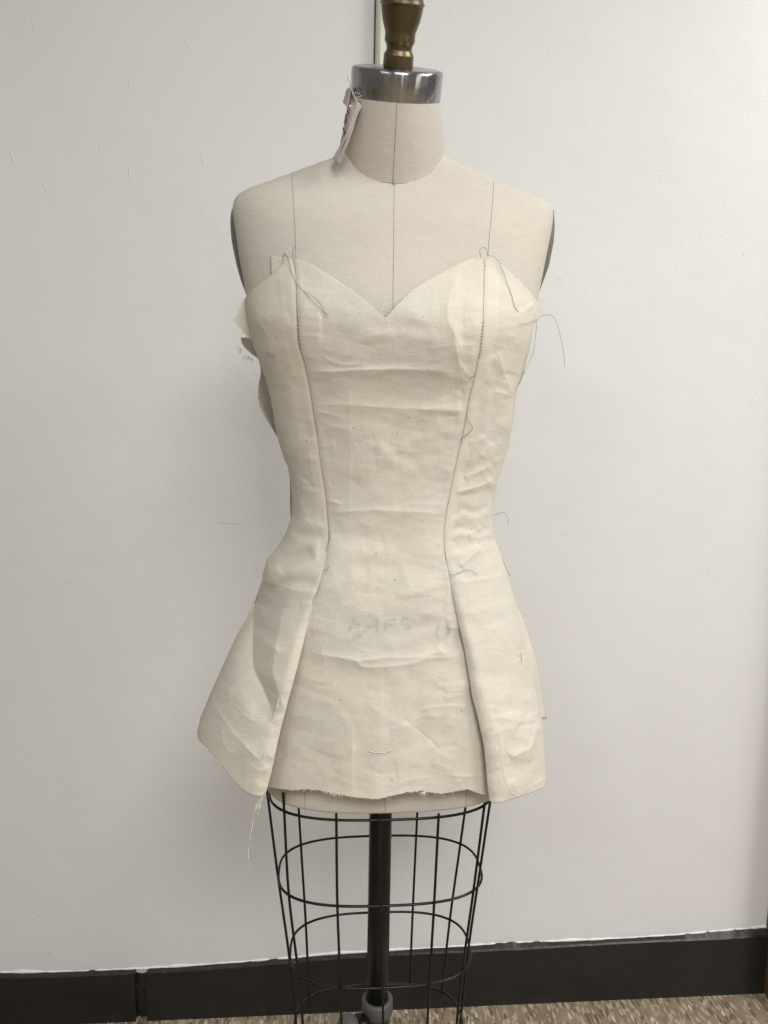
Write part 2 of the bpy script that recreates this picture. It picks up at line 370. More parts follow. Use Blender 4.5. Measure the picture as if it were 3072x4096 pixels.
# paint runs and scuffs on the wall
runs = [(129, 60, 6, 60), (742, 155, 8, 28), (515, 325, 8, 32), (395, 555, 12, 62), (42, 605, 18, 55), (520, 655, -6, 50), (805, 610, 8, 46), (168, 715, 17, 52), (520, 700, 4, 20), (105, 525, 6, 14), (765, 1090, 10, 20), (2970, 995, 5, 26), (2230, 1110, 24, 10)]
for x, y, dx, dy in runs:
    P = np.array([on_y(x + dx * t, y + dy * t, YW) for t in np.linspace(0, 1, 7)]) 
    V, F = tube_geo(P, 0.0014, 8, False, np.array([0.2, .7, 1, .9, 1, .7, .2])); V[:, 1] = YW + (V[:, 1] - YW) * 0.35
    put('paint_run', V, F, WALLP, wall)
SCUFF, nt, b = new_mat('scuff_mark'); b.inputs['Base Color'].default_value = (0.34, 0.32, 0.30, 1); b.inputs['Roughness'].default_value = 0.8; b.inputs['Alpha'].default_value = 0.22
for pts in ([(870, 2083), (880, 2092), (910, 2094), (962, 2095)], [(2252, 2128 + 13), (2275, 2136)], [(2795, 2287), (2812, 2283)], [(2828, 2281), (2838, 2278)], [(180, 3822), (195, 3815), (205, 3812)], [(198, 3805), (208, 3822)], [(222, 3828), (229, 3834)], [(264, 2325), (290, 2332)], [(2990, 1640), (3030, 1560)], [(1795, 52), (1800, 60)], [(150, 3664), (165, 3658)]):
    P = smooth_path([on_y(x, y, YW) for x, y in pts], 4); L = len(P); w = 0.0007
    V = np.vstack([P + [0, -0.0004, w], P + [0, -0.0004, -w]]); F = [(i, i + 1, L + i + 1, L + i) for i in range(L - 1)]
    put('scuff_mark', V, F, SCUFF, wall)

# cable raceway up the wall
xa = float(on_y(1503, 130, YW - 0.010)[0]); xb = float(on_y(1566, 130, YW - 0.010)[0]); w = xb - xa
prof = [(0, 0.001), (0, -0.012), (0.1 * w, -0.018), (0.28 * w, -0.0205), (0.72 * w, -0.0205), (0.9 * w, -0.018), (w, -0.012), (w, 0.001)]
V = np.array([(xa + px, YW + py, z) for z in (1.0, 3.1) for px, py in prof]); n = len(prof)
race = empty('cable_raceway', (xa + w / 2, YW, 1.0), 'pale cream cable raceway running straight up the wall behind the brass finial', 'cable raceway')
put('cover', V, [(i, (i + 1) % n, n + (i + 1) % n, n + i) for i in range(n)] + [tuple(range(n)), tuple(range(n, 2 * n))[::-1]], RACE, race, False)
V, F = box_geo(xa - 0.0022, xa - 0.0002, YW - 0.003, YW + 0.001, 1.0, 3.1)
put('shadow_gap', V, F, plain('gap_shade_grey', (0.10, 0.10, 0.09), 0.8), race, False)  # dark strip drawn in as the shade line along the raceway edge

# door frame at the right edge
df = empty('door_frame', (XR + 0.03, YW - 0.1, 0), 'brown wooden door frame standing at the right end of the charcoal baseboard', 'door frame')
V, F = box_geo(XR + 0.001, XR + 0.05, YW - 0.05, YW - 0.0005, 0.001, 2.1); put('jamb', V, F, WOOD, df, False)
V, F = box_geo(XR - 0.0005, XR + 0.06, YW - 0.07, YW - 0.05, 0.001, 2.1); put('stop_moulding', V, F, WOOD, df, False)

# ------------------------------------------------------------------ body tables (traced on the axis plane)
sh_l = [(1395, 560), (1372, 620), (1332, 634), (1173, 692), (1043, 740), (970, 766), (942, 790), (931, 817), (930, 850), (946, 952), (958, 1034), (980, 1145), (986, 1180)]
sh_r = [(1762, 560), (1770, 620), (1786, 634), (1887, 680), (1974, 720), (2128, 783), (2181, 807), (2206, 829), (2212, 855), (2201, 928), (2182, 1010), (2157, 1121), (2141, 1191)]
bd_l = [(1000, 1280), (1032, 1420), (1080, 1560), (1106, 1700), (1145, 1840), (1173, 1950), (1177, 2050), (1155, 2150), (1105, 2250), (1085, 2400), (1072, 2600), (1062, 2900), (1066, 3140), (1066, 3300)]
bd_r = [(2120, 1300), (2100, 1420), (2055, 1560), (2040, 1700), (2003, 1840), (1975, 1950), (1962, 2050), (1970, 2150), (1990, 2250), (2010, 2400), (2022, 2600), (2022, 2900), (2008, 3140), (2008, 3300)]
TF = {500: .026, 600: .029, 650: .035, 700: .046, 735: .056, 765: .063, 900: .078, 1050: .092, 1200: .111, 1280: .120, 1450: .110, 1700: .091, 1950: .080, 2100: .080, 2300: .090, 2600: .098, 2900: .099, 3250: .094}
TB = {560: .045, 620: .055, 700: .072, 900: .085, 1200: .09, 1500: .085, 2000: .07, 2400: .095, 2800: .105, 3250: .095}
NB = {560: 2.0, 700: 2.0, 850: 2.3, 1200: 2.4, 2000: 2.3, 2600: 2.5, 3250: 2.7}
BODY = Surf(sh_l + bd_l, sh_r + bd_r, TF, TB, NB)

form = empty('dress_form', (0, 0, 0), 'cream linen dress form with steel neck cap, brass finial and black wire cage', 'dress form')
ZBOT = float(BODY.hit(np.array([1560.]), np.array([3257.]))[0, 2])
ztop = float(on_y(1560, 575, 0.0)[2])
zz_ = np.concatenate([[ZBOT], ZBOT + np.array([.0006, .002, .004]), np.linspace(ZBOT + 0.01, ztop, 260)])
ph = np.linspace(0, 2 * np.pi, 193)[:-1]
PH, ZZ = np.meshgrid(ph, zz_); G = BODY.at(PH, ZZ)
k = np.ones(len(zz_)); k[:4] = [.975, .985, .994, .999]; G[..., 0] *= k[:, None]; G[..., 1] *= k[:, None]
F = [tuple(f) for f in grid_faces(len(zz_), 192, True)] + [tuple(range(192))[::-1], tuple(range((len(zz_) - 1) * 192, len(zz_) * 192))]
torso = put('torso', G.reshape(-1, 3), F, CANVAS, form)

# neck: from the tilted cap down to the collar seam
LEAN = math.radians(26.0)
axis = np.array([0.012, -math.sin(LEAN), math.cos(LEAN)]); axis /= np.linalg.norm(axis)
YCAP = -0.036
ctop = on_y(1590, 272, YCAP)                       # centre of cap top
sc_c = np.dot(ctop - CAM, FW) / FPX                # metres per photo pixel there
RC = 184 * sc_c
fwd = np.cross([1, 0, 0], axis); fwd /= np.linalg.norm(fwd); sid = np.cross(axis, fwd)
sid = np.array([1.0, 0, -0.028]); sid -= axis * sid.dot(axis); sid /= np.linalg.norm(sid); fwd = np.cross(axis, sid)
hcap = 106 * sc_c
cbot = ctop - axis * hcap
def ellring(c, a, b, ax_s, ax_f, n=96, p=2.0):
    t = np.linspace(0, 2 * np.pi, n, endpoint=False)
    ct, st = np.cos(t), np.sin(t)
    return c + np.outer(a * np.sign(ct) * np.abs(ct) ** (2 / p), ax_s) + np.outer(b * np.sign(st) * np.abs(st) ** (2 / p), ax_f)
# base ring
pL = on_y(1369, 645, 0.0); pR = on_y(1785, 640, 0.0)
pF = BODY.hit(np.array([1577.]), np.array([735.]))[0]
cb = (pL + pR) / 2; cb[1] = 0.004
bf_ = cb - pF; bdep = np.linalg.norm(bf_); bdir = bf_ / bdep
rings = []
for t in np.linspace(0, 1, 26):
    c = cbot * (1 - t) + (cb - np.array([0, 0, 0.0])) * t
    a = (RC * 0.985) * (1 - t) + (pR - pL)[0] / 2 * t + 0.001 * math.sin(t * math.pi)
    b = (RC * 0.985) * (1 - t) + bdep * 0.985 * t
    f = fwd * (1 - t) + bdir * t; f /= np.linalg.norm(f)
    s_ = sid * (1 - t) + np.array([1, 0, 0]) * t
    rings.append(ellring(c, a, b, s_, f))
rings.append(rings[-1] + np.array([0, 0, -0.012]))
NK = np.array(rings)
neck = put('neck', NK.reshape(-1, 3), [tuple(f)[::-1] for f in grid_faces(len(NK), 96, True)], CANVAS, form)
# cap
prof = [(RC * 0.30, -0.0004), (RC * 0.93, 0), (RC * 0.965, -0.0006), (RC * 0.988, -0.002), (RC, -0.0045), (RC * 1.0, -hcap * 0.5), (RC * 0.995, -hcap + 0.001), (RC * 0.98, -hcap), (RC * 0.9, -hcap)]
tt = np.linspace(0, 2 * np.pi, 360, endpoint=False)
und = sum(a_ * np.sin(k_ * tt + p_) for k_, a_, p_ in ((7, .00016, .3), (13, .00012, 1.9), (23, .00007, 4.1), (41, .00003, 2.2)))
V = np.vstack([ctop + axis * h + np.outer((r + und * (r > 0.97 * RC)) * np.cos(tt), sid) + np.outer((r + und * (r > 0.97 * RC)) * np.sin(tt), fwd) for r, h in prof])   # spun steel is never quite round
F = [tuple(f) for f in grid_faces(len(prof), 360, True)] + [tuple(range(360))[::-1]]
cap = put('neck_cap', V, F, STEEL, form)
DARK = plain('tarnish_spot', (0.02, 0.02, 0.02), 0.7)
for (x, y, r) in ((1756, 359, 2.6), (1755, 374, 1.6), (1532, 300, 1.3), (1600, 304, 1.2), (1465, 290, 1.4)):
    pass
# finial
cols = [(1492, 300), (1490, 330), (1278, 330), (1250, 325), (1205, 303), (1150, 277), (1080, 290), (1030, 312), (1003, 329), (960, 331), (850, 330), (800, 345), (740, 367), (680, 388), (620, 407), (560, 420), (500, 430), (440, 441), (380, 450), (357, 452), (343, 466), (327, 480), (312, 476), (300, 462), (250, 442), (190, 425), (130, 426), (70, 443), (20, 467), (-40, 490), (-120, 505), (-220, 480), (-320, 410), (-400, 290), (-440, 150), (-450, 10)]
fb = on_y(1591.5, 271, YCAP - 0.002)
fa = np.array([0.020, -math.sin(LEAN), math.cos(LEAN)]); fa /= np.linalg.norm(fa)
prof = [(h_ / 5.53 * sc_c, (1492 - y) / 5.53 * sc_c) for y, h_ in cols]
P2 = smooth_path(np.array(prof), 4); P2[:, 0] = np.clip(P2[:, 0], 0.0004, None)
V, F = lathe_geo([tuple(p) for p in P2], fb, fa, 72)
put('finial', V, F, BRASS, form)

# seam lines of the form
def body_line(name, pts, parent, r=0.00022, surf=BODY, lift=0.0002, mat=None, k=6):
    P = smooth_path(np.array([surf.hit(np.array([float(x)]), np.array([float(y)]), lift)[0] for x, y in smooth_path(np.array(pts, float), 5)]), 2)
    return tube(name, P, r, mat or SEAM, parent, 5)
body_line('seam', [(1577, 740), (1576, 850), (1575, 1000), (1573, 1120), (1572, 1290)], form)
body_line('seam', [(1172, 694), (1168, 720), (1172, 780), (1178, 870), (1183, 980), (1184, 1060)], form)
body_line('seam', [(1975, 722), (1974, 760), (1966, 860), (1958, 940), (1952, 1020), (1950, 1060)], form)
body_line('seam', [(1219, 3140), (1219, 3200), (1221, 3252)], form)
body_line('seam', [(1541, 3170), (1540, 3215), (1541, 3256)], form)
body_line('seam', [(1866, 3140), (1865, 3200), (1866, 3248)], form)
# collar seam and neck centre seam lie on the neck mesh's own rings
col = NK[-2]; tube('collar_seam', col[np.r_[0:96]] + np.array([0, -0.0006, 0]), 0.0004, SEAM, form, 5, True)
tube('seam', np.array([r[71] * .45 + r[72] * .55 for r in NK[:-1]]) + np.array([0, -0.0003, 0]), 0.0003, SEAM, form, 5)

# arm plates: shallow domes closing the armholes
def arm_plate(sign, outer, inner):
    O = np.array([on_y(x, y, 0.025) for x, y in outer]); I = np.array([on_y(x, y, -0.02) for x, y in inner])
    zt_, zb_ = O[0, 2], O[-1, 2]; zm, hz = (zt_ + zb_) / 2, (zt_ - zb_) / 2
    NV, NU = 26, 20; G = []
    for v in np.linspace(-1, 1, NV):
        z = zm + hz * v; xo = np.interp(z, O[::-1, 2], O[::-1, 0]); xi = np.interp(z, I[::-1, 2], I[::-1, 0])
        hy = 0.028 * math.sqrt(max(0, 1 - v * v)) + 0.0005; row = []
        for u in np.linspace(-1, 1, NU):
            bul = math.sqrt(max(0, 1 - u * u)); base = xi - sign * 0.055; row.append((base + (xo - base) * bul ** 0.55, 0.025 + hy * u, z))
        G.append(row)
    G = np.array(G); put('arm_plate', G.reshape(-1, 3), grid_faces(NV, NU), PLATE, form, True, 0.002)
arm_plate(-1, [(930, 838), (925, 870), (925, 910), (930, 966), (949, 1058), (966, 1120), (988, 1178)], [(934, 838), (930, 860), (946, 952), (958, 1034), (980, 1145), (988, 1180)])
arm_plate(1, [(2212, 842), (2214, 870), (2214, 910), (2210, 966), (2191, 1063), (2162, 1145), (2142, 1192)], [(2208, 842), (2211, 860), (2201, 928), (2182, 1010), (2157, 1121), (2141, 1192)])

# ------------------------------------------------------------------ wire cage, pole, stand
SC = 0.6027
def c3(x, y): return (1000 + x * SC, 3200 + y * SC)
def ring_from(front, back=None, z=None):
    if z is None:
        lo, hi = 0.2, 1.0
        for _ in range(40):
            mid = (lo + hi) / 2
            y = on_z(*c3(*front), mid)[1] + on_z(*c3(*back), mid)[1]
            if y > 0: lo = mid
            else: hi = mid
        z = (lo + hi) / 2
    return z
z1 = ring_from((865, 703), (850, 238)); z2 = ring_from((880, 1247), (850, 745))
b1 = float(on_z(*c3(850, 238), z1)[1]); b2 = float(on_z(*c3(850, 745), z2)[1])
def ext(z, l, r):
    return float(on_z(*c3(*l), z)[0]), float(on_z(*c3(*r), z)[0])
x1 = ext(z1, (190, 490), (1535, 470)); x2 = ext(z2, (265, 1050), (1460, 985))
z0 = float(on_y(*c3(863, 133), -(b1 + (b1 - b2) + 0.004))[2]); b0 = b1 + (b1 - b2) + 0.004
x0 = (x1[0] - (x2[0] - x1[0]) * (z0 - z1) / (z1 - z2) * 0.75, x1[1] - (x2[1] - x1[1]) * (z0 - z1) / (z1 - z2) * 0.75)
b3 = b2 - (b1 - b2) * 0.5; z3 = float(on_y(*c3(920, 1222), b3)[2])
x3 = (x2[0] + 0.006, x2[1] - 0.006)
print('rings', z0, z1, z2, z3, b0, b1, b2, x0, x1, x2, 'YW', YW, 'ZBOT', ZBOT, 'ctop', ctop)
RINGS = []
for z, b, x in ((z0, b0, x0), (z1, b1, x1), (z2, b2, x2), (z3, b3, x3)):
    t = np.linspace(0, 2 * np.pi, 120, endpoint=False); a = (x[1] - x[0]) / 2; p = 2.85
    P = np.stack([(x[0] + x[1]) / 2 + a * np.sign(np.cos(t)) * np.abs(np.cos(t)) ** (2 / p), b * np.sign(np.sin(t)) * np.abs(np.sin(t)) ** (2 / p), np.full(120, z)], -1)
    RINGS.append((z, b, x)); tube('cage_ring', P, 0.0017, BLACK, form, 8, True)
bars = {'A': [(150, 40), (182, 480), (263, 1060)], 'B': [(228, 92), (258, 632), (325, 1190)], 'D': [(573, 133), (580, 705), (601, 1250)], 'E': [(863, 133), (868, 703), (881, 1246)],
        'G': [(1250, 145), (1222, 691), (1190, 1239)], 'I': [(1578, 85), (1482, 610), (1410, 1130)],
        'C': [None, (338, 300), (372, 850)], 'F': [None, (1103, 238), (1080, 733)], 'H': [None, (1396, 292), (1326, 795)], 'J': [None, (1530, 440), (1458, 925)]}
zend = z3 - 0.055
for kx, q in bars.items():
    p1 = on_z(*c3(*q[1]), z1); p2 = on_z(*c3(*q[2]), z2)
    sl = (p1 - p2) / (z1 - z2)
    p0 = on_z(*c3(*q[0]), z0) if q[0] else p1 + sl * (z0 - z1)
    if kx in 'AI': p0 = p1 + sl * (z0 - z1) * (0.9)
    if kx in 'AI': p0[2] = z0
    top = p0 + (p0 - p1) / (z0 - z1) * (0.012 if kx in 'G' else 0.03)
    if kx == 'G': top = p0 + np.array([0, 0, 0.009])
    p3 = p2 + (p2 - p1) / (z2 - z1) * (z3 - z2) * (0.7); p3[2] = z3
    en = p3 + (p3 - p2) / (z3 - z2) * (zend - z3 if kx not in 'CFH' else -0.004)
    if kx in 'CFHK': en = p3.copy(); en[2] = z3 - 0.002
    tube('cage_bar', smooth_path([top, p0, p1, p2, p3, en], 5), 0.0018, BLACK, form, 8)
# pole
pt = on_y(1522, 3290, 0.0); pb = on_y(1509.5, 3980, 0.0); dv = (pb - pt) / (pt[2] - pb[2])
rp = 0.0155
zcol = float(on_y(1508, 4052, -0.02)[2])
top = pt - dv * (ZBOT + 0.01 - pt[2]); bot = pt + dv * (pt[2] - zcol)
tube('pole', np.array([top, pt, (pt + bot) / 2, bot - np.array([0, 0, 0.01])]), rp, BLACK, form, 32)
V, F = lathe_geo([(rp + 0.0005, 0.006), (rp + 0.004, 0.007), (rp + 0.0065, 0.004), (rp + 0.0068, -0.012), (rp + 0.005, -0.018)], bot, (0, 0, 1), 40)
put('pole_collar', V, F, GREYP, form)
V, F = lathe_geo([(rp + 0.003, -0.016), (rp + 0.003, -0.15), (0.04, -0.17), (0.042, -0.20), (0.03, -0.215)], bot, (0, 0, 1), 8)
put('stand_hub', V, F, BLACK, form, False)
zh = bot[2] - 0.19
for a in (40, 140, 220, 320):
    a = math.radians(a); d = np.array([math.cos(a), math.sin(a), 0])
    P = smooth_path([bot * [1, 1, 0] + d * 0.03 + [0, 0, zh], bot * [1, 1, 0] + d * 0.12 + [0, 0, zh - 0.005], bot * [1, 1, 0] + d * 0.21 + [0, 0, max(0.075, zh - 0.06)], bot * [1, 1, 0] + d * 0.225 + [0, 0, 0.055]], 5)
    leg = tube('leg', P, 0.011, BLACK, form, 10)
    c = P[-1] * [1, 1, 0] + [0, 0, 0.026]; V, F = lathe_geo([(0.018, -0.011), (0.025, -0.009), (0.026, 0), (0.025, 0.009), (0.018, 0.011)], c, np.cross(d, [0, 0, 1]), 24)
    put('caster', V, F, BLACK, leg)
# foot pedal beside the hub
pp = on_y(1392, 4096, -0.03)
V, F = lathe_geo([(0.010, -0.010), (0.014, -0.006), (0.015, 0.0), (0.012, 0.005), (0.006, 0.0075), (0.001, 0.008)], pp, (0, -0.3, 1), 24)
ped = put('pedal', V, F, GREYP, form)
V, F = lathe_geo([(0.006, -0.014), (0.014, -0.010), (0.0155, -0.004), (0.012, 0.001), (0.002, 0.003)], pp + np.array([0.016, 0.004, -0.002]), (0, -0.3, 1), 24)
put('pedal_hinge', V, F, BLACK, ped)
tube('pedal_arm', np.array([pp + [0, 0, -0.006], (pp + bot * [1, 1, 0] + [0, 0, pp[2] - 0.06]) / 2, bot * [1, 1, 0] + [0, 0, pp[2] - 0.05]]), 0.006, BLACK, ped, 8)

# ------------------------------------------------------------------ muslin garment
seamL = np.array([(1173, 1020), (1173, 1036), (1183, 1097), (1186, 1203), (1190, 1275), (1193, 1348), (1200, 1392), (1221, 1464), (1241, 1560), (1255, 1652), (1270, 1744), (1286, 1869), (1301, 1956), (1309, 2040), (1314, 2108), (1311, 2190), (1298, 2266), (1276, 2347), (1255, 2418), (1227, 2521), (1195, 2651), (1160, 2781), (1121, 2931), (1088, 3086), (1066, 3170), (1062, 3220)], float)
seamR = np.array([(1939, 1000), (1938, 1034), (1936, 1179), (1933, 1294), (1921, 1406), (1900, 1503), (1883, 1570), (1868, 1647), (1849, 1748), (1827, 1845), (1801, 1970), (1784, 2060), (1777, 2152), (1784, 2228), (1797, 2298), (1813, 2391), (1835, 2505), (1857, 2597), (1875, 2704), (1886, 2782), (1908, 2864), (1932, 2970), (1942, 3057), (1947, 3134), (1954, 3192), (1956, 3230)], float)
sL = lambda y: np.interp(y, seamL[:, 1], seamL[:, 0]); sR = lambda y: np.interp(y, seamR[:, 1], seamR[:, 0])
outL = np.array([(938, 1000), (938, 1281), (953, 1300), (982, 1334), (1007, 1364), (1025, 1408), (1043, 1459), (1072, 1546), (1086, 1599), (1100, 1700), (1115, 1763), (1139, 1840), (1156, 1873), (1164, 1922), (1168, 1990), (1165, 2076), (1157, 2098), (1140, 2141), (1130, 2163), (1097, 2206), (1065, 2244), (1054, 2266), (1050, 2320), (1041, 2347), (1021, 2401), (989, 2472), (940, 2559), (891, 2667), (840, 2781), (804, 2868), (791, 2927), (793, 2955), (793, 3300)], float)
outR = np.array([(2158, 1000), (2158, 1241), (2152, 1280), (2131, 1314), (2119, 1350), (2106, 1408), (2091, 1462), (2071, 1531), (2051, 1584), (2053, 1628), (2046, 1710), (2032, 1787), (2008, 1864), (1984, 1936), (1972, 1984), (1968, 2081), (1976, 2141), (1992, 2195), (2020, 2271), (2045, 2353), (2062, 2412), (2082, 2499), (2101, 2586), (2117, 2673), (2139, 2760), (2161, 2845), (2171, 2931), (2176, 3009), (2183, 3115), (2183, 3300)], float)
oL = lambda y: np.interp(y, outL[:, 1], outL[:, 0]); oR = lambda y: np.interp(y, outR[:, 1], outR[:, 0])
dl_up = [(x - 6, y) for x, y in bd_l if y < 2150] + [(986 - 5, 1180), (932, 820)]
dr_up = [(x + 6, y) for x, y in bd_r if y < 2150] + [(2146, 1191), (2216, 840)]
side_l = dl_up + [(1140, 2141), (1097, 2206), (1065, 2244), (1050, 2320), (1021, 2401), (989, 2472), (940, 2559), (891, 2667), (840, 2781), (804, 2868), (785, 2940), (765, 3100), (760, 3300)]
side_r = dr_up + [(1976, 2141), (1992, 2195), (2020, 2271), (2045, 2353), (2082, 2499), (2117, 2673), (2161, 2845), (2176, 3009), (2186, 3115), (2190, 3300)]
frnt_l = dl_up + [(1140, 2150), (1092, 2250), (1062, 2400), (1045, 2600), (1030, 2900), (1010, 3300)]
frnt_r = dr_up + [(1978, 2150), (2000, 2250), (2025, 2400), (2040, 2600), (2045, 2900), (2050, 3300)]
DF = {840: .09, 1050: .100, 1180: .120, 1270: .135, 1370: .130, 1490: .116, 1700: .099, 1950: .088, 2150: .087, 2300: .096, 2600: .107, 2900: .114, 3190: .118}
DS = {840: .09, 1050: .100, 1180: .120, 1270: .135, 1370: .130, 1490: .116, 1700: .099, 1950: .088, 2150: .087, 2300: .100, 2600: .126, 2900: .145, 3190: .157}
DB = {840: .085, 1200: .094, 1500: .089, 2000: .076, 2150: .080, 2500: .115, 2900: .14, 3190: .15}
NF = {840: 2.3, 1200: 2.5, 1700: 2.5, 2100: 2.45, 3190: 2.5}
NS = {840: 2.3, 1200: 2.5, 1700: 2.5, 2100: 2.45, 2400: 2.2, 3190: 2.0}
FRONT = Surf(frnt_l, frnt_r, DF, DB, NF); SIDE = Surf(side_l, side_r, DS, DB, NS)

def polyd(px, py, pts):
    """distance to a polyline, signed by side, and position along it 0..1"""
    pts = np.asarray(pts, float); best = np.full(px.shape, 1e9); sg = np.zeros(px.shape); tt = np.zeros(px.shape)
    L = np.concatenate([[0], np.cumsum(np.linalg.norm(np.diff(pts, axis=0), axis=1))])
    for i in range(len(pts) - 1):
        a, b = pts[i], pts[i + 1]; d = b - a; l2 = d.dot(d)
        t = np.clip(((px - a[0]) * d[0] + (py - a[1]) * d[1]) / l2, 0, 1)
        ex, ey = px - a[0] - t * d[0], py - a[1] - t * d[1]; dd = np.hypot(ex, ey)
        s = np.sign(d[0] * (py - a[1]) - d[1] * (px - a[0])); u = dd < best
        best[u] = dd[u]; sg[u] = s[u]; tt[u] = ((L[i] + t * math.sqrt(l2)) / L[-1])[u]
    return best, sg, tt
def creases(px, py, items):
    out = np.zeros(px.shape)
    for pts, amp, w, kind in items:
        pts = smooth_path(pts, 4)
        if kind in 'sc' and w < 20: kind, amp, w = 'p', amp * (0.95 if kind == 's' else 1.05), w * 2.9
        elif kind == 's': amp = amp * 0.5
        if kind == 'r': amp = amp * 0.75
        ex = (1.2 if kind == 'j' else 6) * w + 10; lo = pts.min(0) - ex; hi = pts.max(0) + ex
        msk = (px > lo[0]) & (px < hi[0]) & (py > lo[1]) & (py < hi[1])
        if not msk.any(): continue
        d, s, t = polyd(px[msk], py[msk], pts)
        end = np.minimum(1, np.minimum(t, 1 - t) * 6 + 0.02); end = end * end * (3 - 2 * end)
        if kind == 'j': end = np.minimum(1, np.minimum(t * 5, (1 - t) * 9) + 0.0)
        if kind == 'r': v = np.exp(-(d / w) ** 2)                       # rounded ridge
        elif kind == 'p': v = np.exp(-np.where(s > 0, d / w, d / (w * 0.55)))   # pressed crease: sharp kink, broad flanks
        elif kind == 'c': v = np.exp(-d / w)                            # pinched crease
        elif kind == 's': v = s * (d / w) * np.exp(-(d / w) ** 2) * 1.6   # S fold: ridge beside a valley
        elif kind == 'k': v = np.where(s > 0, -np.exp(-d / w) * (1 - np.exp(-d / 4)), 0)   # ledge: recessed on one side
        elif kind == 'j':
            wv = w * (1 - 0.62 * t); v = -(1 - 0.62 * t) * np.where(s < 0, np.clip(1 - d / wv, 0, 1) ** 1.15, np.clip(1 - d / (wv * 1.3), 0, 1) ** 1.6)
        out[msk] += amp * v * end
    return out
def random_creases(n, box, ang, seed, amp=0.0005, L=(60, 240), kinds='rcs'):
    r = np.random.default_rng(seed); out = []
    for _ in range(n):
        x, y = r.uniform(box[0], box[2]), r.uniform(box[1], box[3]); a = math.radians(r.normal(ang[0], ang[1])); l = r.uniform(*L)
        p0 = np.array([x, y]); d = np.array([math.cos(a), math.sin(a)]); nrm = np.array([-d[1], d[0]])
        out.append(([p0, p0 + d * l * .5 + nrm * r.normal(0, l * .07), p0 + d * l], amp * r.uniform(.3, 1.2) * r.choice([-1, 1]), r.uniform(5, 16), r.choice(list(kinds))))
    return out
def facet(x, y, seed, ang):
    c, s_ = math.cos(ang), math.sin(ang); u, v = x * c + y * s_ + 0.25 * y, -x * s_ + y * c
    T = np.random.default_rng(seed).uniform(-1, 1, (64, 64)); i = np.floor(u).astype(int); j = np.floor(v).astype(int); a, b = u - i, v - j
    g = lambda p, q: T[p % 64, q % 64]
    return np.where(a > b, g(i, j) + (g(i + 1, j) - g(i, j)) * a + (g(i + 1, j + 1) - g(i + 1, j)) * b, g(i, j) + (g(i, j + 1) - g(i, j)) * b + (g(i + 1, j + 1) - g(i, j + 1)) * a)
def broad(px, py, seed, amp):
    return amp * (2.5 * facet(px / 190, py / 125, seed + 5, 0.4) + 1.25 * facet(px / 95, py / 66, seed + 6, -0.5) + 0.36 * facet(px / 42, py / 34, seed + 7, 0.9)) + 0.5 * amp * (vnoise(px / 170, py / 110, seed) + 0.55 * vnoise(px / 80 + 9, py / 52, seed + 1) + 0.22 * vnoise(px / 34, py / 26, seed + 2))
MM = 0.001
